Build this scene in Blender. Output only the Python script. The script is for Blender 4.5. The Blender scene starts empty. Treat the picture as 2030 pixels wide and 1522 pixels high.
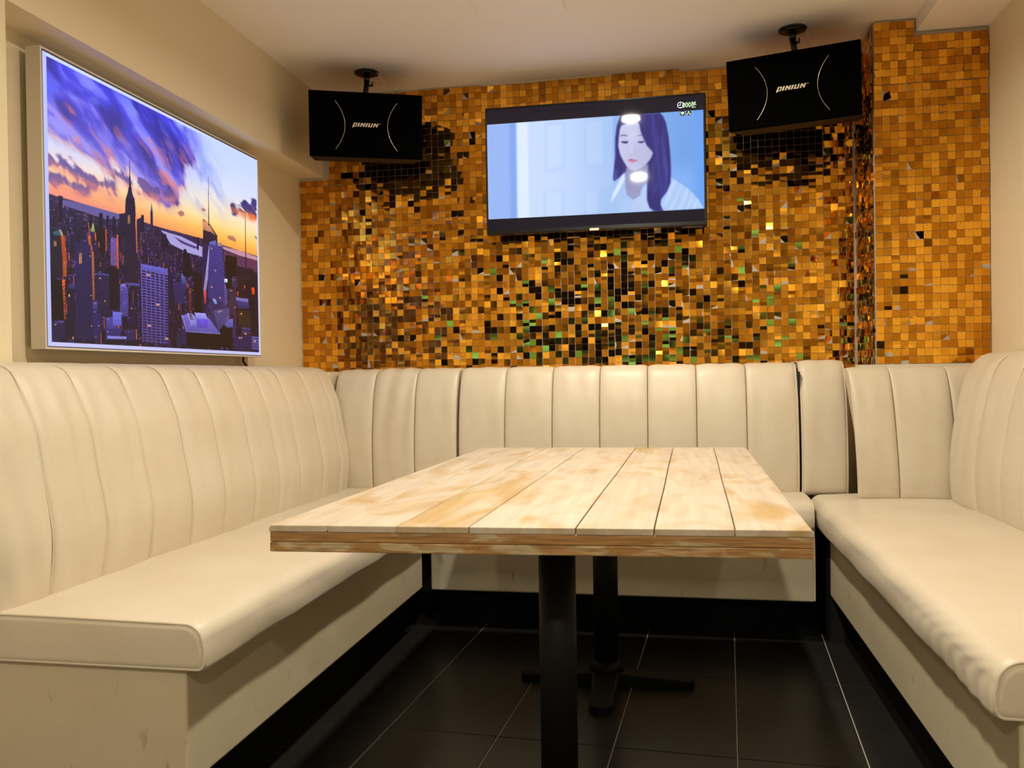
import bpy, math, random
import numpy as np
from mathutils import Vector, Matrix

S = bpy.context.scene
COL = bpy.context.collection
random.seed(7)
RNG = np.random.RandomState(11)
PI = math.pi

# ------------------------------------------------------------------ camera, world, lights, exposure
EXPO = 0.08
cam_data = bpy.data.cameras.new('camera')
cam = bpy.data.objects.new('camera', cam_data)
COL.objects.link(cam)
S.camera = cam
cam_data.sensor_width = 36.0
cam_data.lens = 1700.0 / 2030.0 * 36.0
cam_data.clip_start = 0.05
FWD = Vector(((1335 - 1015) / 1700.0, (761 - 740) / 1700.0, -1.0)).normalized()   # room's long axis seen from the camera
UPV = Vector((-math.sin(math.radians(0.75)), math.cos(math.radians(0.75)), 0.0))
UPV = (UPV - FWD * UPV.dot(FWD)).normalized()
RGT = FWD.cross(UPV)
cam.matrix_world = Matrix.Translation((0, 0, 1.0)) @ Matrix((RGT, FWD, UPV)).to_4x4()

S.view_settings.view_transform = 'Standard'
S.view_settings.look = 'None'
S.view_settings.gamma = 1.0
S.view_settings.exposure = EXPO
S.view_settings.use_curve_mapping = False

world = bpy.data.worlds.new('world')
S.world = world
world.use_nodes = True
world.node_tree.nodes['Background'].inputs[0].default_value = (1.0, 0.86, 0.68, 1)
world.node_tree.nodes['Background'].inputs[1].default_value = 0.05

LAMPS = [(-0.20, 2.95, 16.0), (-0.21, 1.63, 25.0), (-0.85, -0.85, 22.0), (0.55, -0.85, 22.0)]  # the last two are fill lamps added out of view behind the camera
LIGHT_COL = (0.98, 0.915, 0.75)
for i, (lx, ly, pw) in enumerate(LAMPS):
    ld = bpy.data.lights.new('downlight_lamp', 'AREA')
    ld.shape = 'DISK'
    ld.size = 0.085
    ld.energy = pw
    ld.color = LIGHT_COL
    ld.spread = math.radians(165)
    lo = bpy.data.objects.new('downlight_lamp', ld)
    lo.location = (lx, ly, 2.318)
    COL.objects.link(lo)

# ------------------------------------------------------------------ helpers
def s2l(c):
    c = np.asarray(c, float) / 255.0
    return np.where(c <= 0.04045, c / 12.92, ((c + 0.055) / 1.055) ** 2.4)

def mat(name, col, rough=0.5, metal=0.0, spec=0.5, emit=None, estr=0.0, bump=None, var=None, coat=0.0):
    """col: linear rgb; bump: (noise scale, strength, distance); var: (scale, amount) gentle colour mottling"""
    m = bpy.data.materials.new(name)
    m.use_nodes = True
    nt = m.node_tree
    b = nt.nodes['Principled BSDF']
    b.inputs['Base Color'].default_value = (*col, 1)
    b.inputs['Roughness'].default_value = rough
    b.inputs['Metallic'].default_value = metal
    b.inputs['Specular IOR Level'].default_value = spec
    b.inputs['Coat Weight'].default_value = coat
    b.inputs['Coat Roughness'].default_value = 0.05
    if emit is not None:
        b.inputs['Emission Color'].default_value = (*emit, 1)
        b.inputs['Emission Strength'].default_value = estr
    tc = None
    if bump or var:
        tc = nt.nodes.new('ShaderNodeTexCoord')
    if bump:
        n = nt.nodes.new('ShaderNodeTexNoise')
        n.inputs['Scale'].default_value = bump[0]
        n.inputs['Detail'].default_value = 4
        nt.links.new(tc.outputs['Object'], n.inputs['Vector'])
        bp = nt.nodes.new('ShaderNodeBump')
        bp.inputs['Strength'].default_value = bump[1]
        bp.inputs['Distance'].default_value = bump[2]
        nt.links.new(n.outputs['Fac'], bp.inputs['Height'])
        nt.links.new(bp.outputs['Normal'], b.inputs['Normal'])
    if var:
        n = nt.nodes.new('ShaderNodeTexNoise')
        n.inputs['Scale'].default_value = var[0]
        n.inputs['Detail'].default_value = 3
        nt.links.new(tc.outputs['Object'], n.inputs['Vector'])
        mp = nt.nodes.new('ShaderNodeMapRange')
        mp.inputs['To Min'].default_value = 1 - var[1]
        mp.inputs['To Max'].default_value = 1 + var[1]
        nt.links.new(n.outputs['Fac'], mp.inputs['Value'])
        mx = nt.nodes.new('ShaderNodeVectorMath')
        mx.operation = 'SCALE'
        mx.inputs[0].default_value = col
        nt.links.new(mp.outputs['Result'], mx.inputs['Scale'])
        nt.links.new(mx.outputs['Vector'], b.inputs['Base Color'])
    return m

def link_mesh(name, verts, faces, m, parent=None, smooth=False, loc=None):
    me = bpy.data.meshes.new(name)
    me.from_pydata([tuple(v) for v in verts], [], faces)
    me.update()
    if m is not None:
        for mm in (m if isinstance(m, (list, tuple)) else [m]):
            me.materials.append(mm)
    if smooth:
        me.polygons.foreach_set('use_smooth', [True] * len(me.polygons))
    o = bpy.data.objects.new(name, me)
    COL.objects.link(o)
    if parent is not None:
        o.parent = parent
    if loc is not None:
        o.location = loc
    return o

class MB:
    """collects simple solids; build() links them as ONE mesh object"""
    def __init__(s):
        s.v, s.f, s.sm = [], [], []
    def add(s, verts, faces, smooth=False):
        k = len(s.v)
        s.v += [tuple(p) for p in verts]
        s.f += [tuple(i + k for i in f) for f in faces]
        s.sm += [smooth] * len(faces)
        return s
    def box(s, x0, x1, y0, y1, z0, z1):
        v = [(x0, y0, z0), (x1, y0, z0), (x1, y1, z0), (x0, y1, z0), (x0, y0, z1), (x1, y0, z1), (x1, y1, z1), (x0, y1, z1)]
        return s.add(v, [(0, 3, 2, 1), (4, 5, 6, 7), (0, 1, 5, 4), (1, 2, 6, 5), (2, 3, 7, 6), (3, 0, 4, 7)])
    def obox(s, c, ax, ay, az, hx, hy, hz):
        c = Vector(c)
        v = [c + ax * (hx * i) + ay * (hy * j) + az * (hz * k) for k in (-1, 1) for (i, j) in ((-1, -1), (1, -1), (1, 1), (-1, 1))]
        return s.add(v, [(0, 3, 2, 1), (4, 5, 6, 7), (0, 1, 5, 4), (1, 2, 6, 5), (2, 3, 7, 6), (3, 0, 4, 7)])
    def cyl(s, p0, p1, r0, r1=None, n=24, cap=True):
        r1 = r0 if r1 is None else r1
        p0, p1 = Vector(p0), Vector(p1)
        d = (p1 - p0).normalized()
        a = d.orthogonal().normalized()
        b = d.cross(a)
        v = []
        for p, r in ((p0, r0), (p1, r1)):
            for i in range(n):
                t = 2 * PI * i / n
                v.append(p + a * (r * math.cos(t)) + b * (r * math.sin(t)))
        k = len(s.v)
        s.add(v, [(i, (i + 1) % n, n + (i + 1) % n, n + i) for i in range(n)], True)
        if cap:
            s.add([], [])
            s.f += [tuple(k + i for i in reversed(range(n))), tuple(k + n + i for i in range(n))]
            s.sm += [False, False]
        return s
    def tube(s, pts, r, n=8, closed=False):
        pts = [Vector(p) for p in pts]
        m = len(pts)
        v, f = [], []
        prev = None
        for i, p in enumerate(pts):
            if closed:
                d = (pts[(i + 1) % m] - pts[i - 1])
            else:
                d = pts[min(i + 1, m - 1)] - pts[max(i - 1, 0)]
            d.normalize()
            a = d.orthogonal().normalized() if prev is None else (prev - d * prev.dot(d)).normalized()
            prev = a
            b = d.cross(a)
            for k in range(n):
                t = 2 * PI * k / n
                v.append(p + a * (r * math.cos(t)) + b * (r * math.sin(t)))
        for i in range(m if closed else m - 1):
            for k in range(n):
                i2 = (i + 1) % m
                f.append((i * n + k, i * n + (k + 1) % n, i2 * n + (k + 1) % n, i2 * n + k))
        return s.add(v, f, True)
    def build(s, name, m, parent=None, bevel=0.0, seg=2, loc=None):
        me = bpy.data.meshes.new(name)
        me.from_pydata(s.v, [], s.f)
        me.polygons.foreach_set('use_smooth', s.sm)
        me.update()
        for mm in (m if isinstance(m, (list, tuple)) else [m]):
            me.materials.append(mm)
        o = bpy.data.objects.new(name, me)
        COL.objects.link(o)
        if parent is not None:
            o.parent = parent
        if loc is not None:
            o.location = loc
        if bevel:
            b = o.modifiers.new('bevel', 'BEVEL')
            b.width = bevel
            b.segments = seg
            b.limit_method = 'ANGLE'
            b.harden_normals = False
        return o

def tag(o, label=None, cat=None, group=None, kind=None):
    if label: o['label'] = label
    if cat: o['category'] = cat
    if group: o['group'] = group
    if kind: o['kind'] = kind
    return o

def thing(name, label, cat, loc=(0, 0, 0), group=None):
    o = bpy.data.objects.new(name, None)
    COL.objects.link(o)
    o.empty_display_size = 0.05
    o.location = loc
    return tag(o, label, cat, group)

def at(parent, o):
    """give a part built in world coordinates to its thing"""
    bpy.context.view_layer.update()
    o.parent = parent
    o.matrix_parent_inverse = parent.matrix_world.inverted()
    return o

# ------------------------------------------------------------------ materials
M = {}
M['wall'] = mat('cream_wall_paint', (0.78, 0.67, 0.47), 0.55, bump=(220, 0.12, 0.002), var=(3, 0.03))
M['ceiling'] = mat('ceiling_paint', (0.93, 0.86, 0.77), 0.7, bump=(160, 0.1, 0.002), var=(2, 0.02))
M['panel'] = mat('ceiling_panel_plastic', (0.94, 0.87, 0.78), 0.5)
M['toe'] = mat('black_toe_board', (0.002, 0.002, 0.002), 0.7, spec=0.15)
M['black'] = mat('black_metal', (0.006, 0.006, 0.006), 0.35)
M['pole'] = mat('black_powder_coat', (0.004, 0.004, 0.004), 0.55, spec=0.18, bump=(500, 0.15, 0.0005))
M['grille'] = mat('speaker_grille_cloth', (0.0008, 0.0008, 0.0008), 0.9, spec=0.02)
M['cabinet'] = mat('speaker_cabinet_vinyl', (0.006, 0.0045, 0.004), 0.6, spec=0.2, bump=(600, 0.3, 0.0006))
M['chrome'] = mat('silver_trim', (0.80, 0.74, 0.64), 0.25, metal=1.0)
M['badge'] = mat('silver_badge_paint', (0.80, 0.70, 0.56), 0.4)
M['white_cable'] = mat('white_cable', (0.7, 0.62, 0.5), 0.4)
M['bezel'] = mat('black_plastic_bezel', (0.006, 0.006, 0.007), 0.25)
M['frame'] = mat('white_lightbox_frame', (0.66, 0.60, 0.50), 0.35)
M['grout'] = mat('pale_grout', (0.40, 0.35, 0.28), 0.8)
M['mesh_grid'] = mat('translucent_panel_grid', (0.50, 0.44, 0.38), 0.4, bump=(300, 0.3, 0.001))
M['lamp_ring'] = mat('white_lamp_ring', (0.8, 0.8, 0.78), 0.4)
M['lamp_glow'] = mat('lamp_diffuser', (0.9, 0.9, 0.85), 0.5, emit=(1.0, 0.9, 0.75), estr=30.0)
M['dark_room'] = mat('added_dark_backdrop', (0.02, 0.018, 0.016), 0.7)
M['green_glow'] = mat('added_green_glow', (0.1, 0.3, 0.12), 0.5, emit=(0.26, 0.95, 1.5), estr=1.0)
M['gap_dark'] = mat('dark_gap_fill', (0.006, 0.005, 0.004), 0.8)

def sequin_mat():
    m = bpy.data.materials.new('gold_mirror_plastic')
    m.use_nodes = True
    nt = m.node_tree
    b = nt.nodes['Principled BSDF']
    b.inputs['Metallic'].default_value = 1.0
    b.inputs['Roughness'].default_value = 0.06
    # uneven reflections painted in: each square's colour is lighter or darker at random
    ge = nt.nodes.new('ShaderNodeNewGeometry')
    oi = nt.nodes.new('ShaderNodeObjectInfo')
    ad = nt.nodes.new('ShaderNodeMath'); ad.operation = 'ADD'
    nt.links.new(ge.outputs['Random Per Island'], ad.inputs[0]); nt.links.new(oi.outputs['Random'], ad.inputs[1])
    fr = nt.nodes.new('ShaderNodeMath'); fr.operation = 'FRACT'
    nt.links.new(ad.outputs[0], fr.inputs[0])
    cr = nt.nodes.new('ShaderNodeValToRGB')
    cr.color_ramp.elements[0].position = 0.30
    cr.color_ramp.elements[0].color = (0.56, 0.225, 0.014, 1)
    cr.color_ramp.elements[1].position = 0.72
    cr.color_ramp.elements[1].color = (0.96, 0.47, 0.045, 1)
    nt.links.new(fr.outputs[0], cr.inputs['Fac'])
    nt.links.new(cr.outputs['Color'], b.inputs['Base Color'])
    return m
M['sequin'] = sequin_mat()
M['pin'] = mat('pin_hole', (0.05, 0.04, 0.03), 0.4)

def leather_mat(name, base, rough=0.42):
    m = bpy.data.materials.new(name)
    m.use_nodes = True
    nt = m.node_tree
    b = nt.nodes['Principled BSDF']
    b.inputs['Roughness'].default_value = rough
    b.inputs['Specular IOR Level'].default_value = 0.45
    tc = nt.nodes.new('ShaderNodeTexCoord')
    # woven linen-like emboss: two crossed fine waves plus noise
    hs = []
    for ax in ('X', 'Y', 'Z'):
        w = nt.nodes.new('ShaderNodeTexWave')
        w.bands_direction = ax
        w.inputs['Scale'].default_value = 110
        w.inputs['Distortion'].default_value = 1.5
        w.inputs['Detail'].default_value = 1
        nt.links.new(tc.outputs['Object'], w.inputs['Vector'])
        hs.append(w)
    a1 = nt.nodes.new('ShaderNodeMath'); a1.operation = 'ADD'
    a2 = nt.nodes.new('ShaderNodeMath'); a2.operation = 'ADD'
    nt.links.new(hs[0].outputs['Fac'], a1.inputs[0]); nt.links.new(hs[1].outputs['Fac'], a1.inputs[1])
    nt.links.new(a1.outputs[0], a2.inputs[0]); nt.links.new(hs[2].outputs['Fac'], a2.inputs[1])
    bp = nt.nodes.new('ShaderNodeBump')
    bp.inputs['Strength'].default_value = 0.10
    bp.inputs['Distance'].default_value = 0.0006
    nt.links.new(a2.outputs[0], bp.inputs['Height'])
    n2 = nt.nodes.new('ShaderNodeTexNoise')
    n2.inputs['Scale'].default_value = 9
    n2.inputs['Detail'].default_value = 3
    nt.links.new(tc.outputs['Object'], n2.inputs['Vector'])
    bp2 = nt.nodes.new('ShaderNodeBump')
    bp2.inputs['Strength'].default_value = 0.35
    bp2.inputs['Distance'].default_value = 0.006
    nt.links.new(n2.outputs['Fac'], bp2.inputs['Height'])
    nt.links.new(bp.outputs['Normal'], bp2.inputs['Normal'])
    nt.links.new(bp2.outputs['Normal'], b.inputs['Normal'])
    n = nt.nodes.new('ShaderNodeTexNoise')
    n.inputs['Scale'].default_value = 5
    n.inputs['Detail'].default_value = 4
    nt.links.new(tc.outputs['Object'], n.inputs['Vector'])
    cr = nt.nodes.new('ShaderNodeValToRGB')
    cr.color_ramp.elements[0].position = 0.3
    cr.color_ramp.elements[0].color = (base[0] * 0.94, base[1] * 0.92, base[2] * 0.88, 1)
    cr.color_ramp.elements[1].position = 0.7
    cr.color_ramp.elements[1].color = (*base, 1)
    nt.links.new(n.outputs['Fac'], cr.inputs['Fac'])
    nt.links.new(cr.outputs['Color'], b.inputs['Base Color'])
    return m
M['leather'] = leather_mat('cream_faux_leather', (0.68, 0.595, 0.47), 0.40)

def scuffed_mat():
    m = leather_mat('scuffed_cream_faux_leather', (0.60, 0.52, 0.37), 0.5)
    nt = m.node_tree
    b = nt.nodes['Principled BSDF']
    src = b.inputs['Base Color'].links[0].from_socket
    tc = nt.nodes.new('ShaderNodeTexCoord')
    mp = nt.nodes.new('ShaderNodeMapping')
    mp.inputs['Scale'].default_value = (28, 28, 9)
    nt.links.new(tc.outputs['Object'], mp.inputs['Vector'])
    n = nt.nodes.new('ShaderNodeTexNoise')
    n.inputs['Scale'].default_value = 1.0
    n.inputs['Detail'].default_value = 5
    nt.links.new(mp.outputs['Vector'], n.inputs['Vector'])
    r = nt.nodes.new('ShaderNodeValToRGB')
    r.color_ramp.elements[0].position = 0.66
    r.color_ramp.elements[0].color = (0, 0, 0, 1)
    r.color_ramp.elements[1].position = 0.78
    r.color_ramp.elements[1].color = (0.75, 0.75, 0.75, 1)
    nt.links.new(n.outputs['Fac'], r.inputs['Fac'])
    mx = nt.nodes.new('ShaderNodeMix')
    mx.data_type = 'RGBA'
    nt.links.new(r.outputs['Color'], mx.inputs['Factor'])
    nt.links.new(src, mx.inputs['A'])
    mx.inputs['B'].default_value = (0.10, 0.07, 0.04, 1)
    nt.links.new(mx.outputs['Result'], b.inputs['Base Color'])
    return m
M['base'] = scuffed_mat()

def wood_mat(name, pale, tan, edge=False):
    """bleached timber with tan bare patches; object colour (r) shifts a board towards tan, (g) towards grey"""
    m = bpy.data.materials.new(name)
    m.use_nodes = True
    nt = m.node_tree
    L = nt.links.new
    b = nt.nodes['Principled BSDF']
    b.inputs['Roughness'].default_value = 0.5
    b.inputs['Specular IOR Level'].default_value = 0.4
    tc = nt.nodes.new('ShaderNodeTexCoord')
    oi = nt.nodes.new('ShaderNodeObjectInfo')
    off = nt.nodes.new('ShaderNodeVectorMath'); off.operation = 'SCALE'
    off.inputs[0].default_value = (7.3, 3.1, 5.7)
    L(oi.outputs['Random'], off.inputs['Scale'])
    add = nt.nodes.new('ShaderNodeVectorMath'); add.operation = 'ADD'
    L(tc.outputs['Object'], add.inputs[0]); L(off.outputs['Vector'], add.inputs[1])
    def noise(sc, scale3, detail, dist=0.0):
        mp = nt.nodes.new('ShaderNodeMapping')
        mp.inputs['Scale'].default_value = scale3
        L(add.outputs['Vector'], mp.inputs['Vector'])
        n = nt.nodes.new('ShaderNodeTexNoise')
        n.inputs['Scale'].default_value = sc
        n.inputs['Detail'].default_value = detail
        n.inputs['Distortion'].default_value = dist
        L(mp.outputs['Vector'], n.inputs['Vector'])
        return n
    s3 = (0.5, 2.5, 30) if edge else (1.0, 0.22, 1.0)
    patch = noise(3.4 if not edge else 5.0, (2.2, 0.9, 2.0) if not edge else (2.0, 2.0, 9.0), 7, 1.2)
    grain = noise(55 if not edge else 9, (1.0, 0.05, 1.0) if not edge else (1.5, 1.5, 26), 4, 0.4)
    sep = nt.nodes.new('ShaderNodeSeparateColor')
    L(oi.outputs['Color'], sep.inputs['Color'])
    ad = nt.nodes.new('ShaderNodeMath'); ad.operation = 'ADD'
    L(patch.outputs['Fac'], ad.inputs[0]); L(sep.outputs['Red'], ad.inputs[1])
    r = nt.nodes.new('ShaderNodeValToRGB')
    r.color_ramp.elements[0].position = 0.50 if not edge else 0.40
    r.color_ramp.elements[0].color = (0, 0, 0, 1)
    r.color_ramp.elements[1].position = 0.72 if not edge else 0.54
    r.color_ramp.elements[1].color = (1, 1, 1, 1)
    L(ad.outputs[0], r.inputs['Fac'])
    mx = nt.nodes.new('ShaderNodeMix'); mx.data_type = 'RGBA'
    mx.inputs['A'].default_value = (*pale, 1)
    mx.inputs['B'].default_value = (*tan, 1)
    L(r.outputs['Color'], mx.inputs['Factor'])
    mg = nt.nodes.new('ShaderNodeMix'); mg.data_type = 'RGBA'
    L(sep.outputs['Green'], mg.inputs['Factor'])
    L(mx.outputs['Result'], mg.inputs['A'])
    mg.inputs['B'].default_value = (0.47, 0.38, 0.27, 1)
    gr = nt.nodes.new('ShaderNodeMapRange')
    gr.inputs['From Min'].default_value = 0.3
    gr.inputs['From Max'].default_value = 0.7
    gr.inputs['To Min'].default_value = 0.86 if not edge else 0.6
    gr.inputs['To Max'].default_value = 1.06 if not edge else 1.15
    L(grain.outputs['Fac'], gr.inputs['Value'])
    sc = nt.nodes.new('ShaderNodeVectorMath'); sc.operation = 'SCALE'
    L(mg.outputs['Result'], sc.inputs[0]); L(gr.outputs['Result'], sc.inputs['Scale'])
    L(sc.outputs['Vector'], b.inputs['Base Color'])
    bp = nt.nodes.new('ShaderNodeBump')
    bp.inputs['Strength'].default_value = 0.25
    bp.inputs['Distance'].default_value = 0.001
    L(grain.outputs['Fac'], bp.inputs['Height'])
    L(bp.outputs['Normal'], b.inputs['Normal'])
    return m
M['plank'] = wood_mat('bleached_timber', (0.60, 0.505, 0.40), (0.50, 0.34, 0.16))
M['edge'] = wood_mat('worn_timber_edge', (0.60, 0.46, 0.27), (0.44, 0.23, 0.08), True)

def tile_mat():
    m = bpy.data.materials.new('black_slate_tile')
    m.use_nodes = True
    nt = m.node_tree
    b = nt.nodes['Principled BSDF']
    b.inputs['Roughness'].default_value = 0.30
    b.inputs['Specular IOR Level'].default_value = 0.26
    tc = nt.nodes.new('ShaderNodeTexCoord')
    n = nt.nodes.new('ShaderNodeTexNoise')
    n.inputs['Scale'].default_value = 6
    n.inputs['Detail'].default_value = 6
    nt.links.new(tc.outputs['Object'], n.inputs['Vector'])
    cr = nt.nodes.new('ShaderNodeValToRGB')
    cr.color_ramp.elements[0].color = (0.010, 0.009, 0.008, 1)
    cr.color_ramp.elements[1].color = (0.022, 0.020, 0.017, 1)
    nt.links.new(n.outputs['Fac'], cr.inputs['Fac'])
    nt.links.new(cr.outputs['Color'], b.inputs['Base Color'])
    bp = nt.nodes.new('ShaderNodeBump')
    bp.inputs['Strength'].default_value = 0.25
    bp.inputs['Distance'].default_value = 0.002
    nt.links.new(n.outputs['Fac'], bp.inputs['Height'])
    nt.links.new(bp.outputs['Normal'], b.inputs['Normal'])
    return m
M['tile'] = tile_mat()

def print_mat(name, rough, strength):
    """a lit print or screen: the picture is a colour attribute on a fine grid"""
    m = bpy.data.materials.new(name)
    m.use_nodes = True
    nt = m.node_tree
    b = nt.nodes['Principled BSDF']
    b.inputs['Base Color'].default_value = (0.004, 0.004, 0.005, 1)
    b.inputs['Roughness'].default_value = rough
    at_ = nt.nodes.new('ShaderNodeAttribute')
    at_.attribute_name = 'picture'
    nt.links.new(at_.outputs['Color'], b.inputs['Emission Color'])
    b.inputs['Emission Strength'].default_value = strength
    return m
M['print'] = print_mat('backlit_print', 0.45, 1.0)
M['screen'] = print_mat('television_picture', 0.045, 1.0)

# ------------------------------------------------------------------ room
XL, XB, XR = -1.75, -1.62, 1.177       # left wall in the niche, beam / near left wall face, right wall
YB, YC, YN = 3.85, 3.50, 1.872         # back wall, front of the sequined pier, near end of the niche
ZC, ZBM, ZS = 2.335, 1.955, 2.285     # ceiling, underside of beam, underside of soffit
YF = -2.6                             # wall behind the camera

def struct(name, mb, m, **k):
    return tag(mb.build(name, m, **k), kind='structure')

struct('wall_left', MB().box(XL - 0.12, XL, YN, YB + 0.12, 0, ZC).box(XL - 0.12, XB, YF - 0.12, YN, 0, ZC), M['wall'])
struct('wall_back', MB().box(XL, XR + 0.12, YB, YB + 0.12, 0, ZC), M['wall'])
struct('wall_right', MB().box(XR, XR + 0.12, YF - 0.12, YB, 0, ZC), M['wall'])
struct('trim_1', MB().box(XL, XB, YN, YB, ZBM, ZC), M['wall'])
struct('trim_2', MB().box(0.922, XR, YF, YC, ZS, ZC), M['ceiling'])
struct('trim_3', MB().box(0.773, XR, YC + 0.008, YB, 0, ZC), M['wall'])          # the pier in the right corner
struct('ceiling', MB().box(XL - 0.12, XR + 0.12, YF - 0.12, YB + 0.12, ZC, ZC + 0.1), M['ceiling'])
# wall behind the camera; doorway and dark corridor added for the sequins to mirror
struct('wall_front', MB().box(-0.30, XR + 0.12, YF - 0.12, YF, 0, ZC).box(XL - 0.12, -0.30, YF - 0.12, YF, 2.28, ZC), M['wall'])
struct('wall_added_corridor', MB().box(-1.87, 0.1, YF - 1.3, YF - 1.2, 0, ZC).box(-1.87, -1.75, YF - 1.2, YF - 0.12, 0, ZC)
       .box(0.0, 0.1, YF - 1.2, YF - 0.12, 0, ZC).box(-1.87, 0.1, YF - 1.3, YF - 0.12, ZC, ZC + 0.1), M['dark_room'])
bar = thing('counter', 'added black counter, unseen behind the camera, with a green glow for the sequins to mirror', 'counter', (0.4, YF + 0.3, 0))  # counter and its glowing strip are added, unseen, for the sequins to reflect
at(bar, MB().box(-0.28, XR - 0.01, YF + 0.01, YF + 0.5, 0, 1.02).build('cabinet', M['dark_room']))
at(bar, MB().box(-0.28, XR - 0.01, YF + 0.01, YF + 0.54, 1.02, 1.05).build('worktop', M['black']))
at(bar, MB().box(-0.20, XR - 0.08, YF + 0.501, YF + 0.512, 0.78, 0.92).build('added_glow_strip', M['green_glow']))
sg = MB().box(-1.60, -0.50, YF - 1.195, YF - 1.17, 1.15, 1.42).build('added_green_panel', M['green_glow'])  # unseen glowing panel added to give the sequins green reflections
tag(sg, 'added green glowing panel, unseen behind the camera, for the sequins to mirror', 'glow panel')

# floor: a pale grout bed with black tiles laid slightly askew to the room
floor = struct('floor', MB().box(XL - 0.12, XR + 0.12, YF - 1.3, YB + 0.12, -0.10, -0.0025), M['grout'])
TA = math.radians(-3.45)
tw, tl, gap = 0.3225, 0.600, 0.0032
ux, uy = Vector((math.cos(TA), math.sin(TA), 0)), Vector((-math.sin(TA), math.cos(TA), 0))
org = Vector((0.217, 3.38, 0)); org = org - uy * ((3.38 - 2.880) / math.cos(TA))
tmesh = bpy.data.meshes.new('tile')
hx, hy, ch = tw / 2 - gap / 2, tl / 2 - gap / 2, 0.0012
tv, tf = [], []
for (a, z) in ((0.0, -0.008), (0.0, -ch), (ch, 0.0)):
    tv += [(-hx + a, -hy + a, z), (hx - a, -hy + a, z), (hx - a, hy - a, z), (-hx + a, hy - a, z)]
for k in (0, 4):
    tf += [(k + i, k + (i + 1) % 4, k + 4 + (i + 1) % 4, k + 4 + i) for i in range(4)]
tf += [(8, 9, 10, 11)]
tmesh.from_pydata(tv, [], tf); tmesh.materials.append(M['tile'])
for i in range(-7, 5):
    for j in range(-6, 2):
        c = org + ux * ((i + 0.5) * tw) + uy * ((j + 0.5) * tl)
        if c.x < XL - 0.1 or c.x > XR + 0.1 or c.y > YB or c.y < 0.4:
            continue
        t = bpy.data.objects.new('tile', tmesh)
        COL.objects.link(t)
        t.parent = floor
        t.location = (c.x, c.y, random.uniform(-0.0004, 0.0))
        t.rotation_euler = (0, 0, TA)
# the rest of the floor, out of view behind and around the camera
tag(MB().box(XL, XR, YF - 1.2, 0.15, -0.0025, -0.0005).build('tile_field', M['tile'], floor), kind='stuff')

# ceiling hatch: a flat panel just proud of the ceiling
def rounded_rect(x0, x1, y0, y1, r, n=6):
    p = []
    for cx, cy, a in ((x1 - r, y1 - r, 0), (x0 + r, y1 - r, 90), (x0 + r, y0 + r, 180), (x1 - r, y0 + r, 270)):
        for k in range(n + 1):
            t = math.radians(a + 90 * k / n)
            p.append((cx + r * math.cos(t), cy + r * math.sin(t)))
    return p
def prism(pts, z0, z1):
    n = len(pts)
    return [(x, y, z0) for x, y in pts] + [(x, y, z1) for x, y in pts], \
        [tuple(reversed(range(n))), tuple(range(n, 2 * n))] + [(i, (i + 1) % n, n + (i + 1) % n, n + i) for i in range(n)]
v, f = prism(rounded_rect(-0.69, -0.37, 2.30, 3.145, 0.03), ZC - 0.007, ZC)
hp = MB().add(v, f).build('ceiling_hatch', M['panel'], bevel=0.002)
tag(hp, 'pale flat panel on the ceiling above the table', 'panel')

for i, (lx, ly, pw) in enumerate(LAMPS):
    d = thing('downlight', ['round recessed downlight in the ceiling nearest the television', 'round recessed downlight above the near half of the table',
              'fill downlight added unseen behind the camera on the doorway side', 'fill downlight added unseen behind the camera on the counter side'][i], 'light', (lx, ly, ZC), 'ceiling downlights')
    ring = MB()
    n = 32
    vv, ff = [], []
    for r_, z_ in ((0.068, 0.0), (0.066, -0.006), (0.050, -0.008), (0.046, -0.002)):
        vv += [(r_ * math.cos(2 * PI * k / n), r_ * math.sin(2 * PI * k / n), z_) for k in range(n)]
    for q in range(3):
        ff += [(q * n + k, q * n + (k + 1) % n, (q + 1) * n + (k + 1) % n, (q + 1) * n + k) for k in range(n)]
    ring.add(vv, ff, True).build('ring', M['lamp_ring'], d)
    MB().add([(0.046 * math.cos(2 * PI * k / n), 0.046 * math.sin(2 * PI * k / n), -0.003) for k in range(n)], [tuple(reversed(range(n)))]).build('diffuser', M['lamp_glow'], d)

# ------------------------------------------------------------------ gold sequin cladding
def sequin_block(h, bend, with_pin=True):
    """one square hanging from a pin at the origin, facing -y; returns verts, faces, material index"""
    w = h / 2
    v, f, mi = [], [], []
    n = 2 if bend else 1
    for yy in (0.0, 0.0006):
        for j in range(n + 1):
            z = 0.10 * h - h * j / n
            dy = -bend * math.sin(PI * j / n) if bend else 0
            v += [(-w, yy + dy, z), (w, yy + dy, z)]
    m = 2 * (n + 1)
    for j in range(n):
        f.append((2 * j + 1, 2 * j, 2 * j + 2, 2 * j + 3)); mi.append(0)
        f.append((m + 2 * j, m + 2 * j + 1, m + 2 * j + 3, m + 2 * j + 2)); mi.append(0)
        f.append((2 * j, m + 2 * j, m + 2 * j + 2, 2 * j + 2)); mi.append(0)
        f.append((2 * j + 1, 2 * j + 3, m + 2 * j + 3, m + 2 * j + 1)); mi.append(0)
    f.append((0, 1, m + 1, m)); f.append((m - 2, 2 * m - 2, 2 * m - 1, m - 1)); mi += [0, 0]
    k = len(v)
    r = 0.0012
    if with_pin:
        v += [(r * math.cos(PI * q / 3), -0.0009, r * math.sin(PI * q / 3) - 0.05 * h) for q in range(6)]
        f.append(tuple(k + q for q in range(6))); mi.append(1)
    return np.array(v), f, mi

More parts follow.
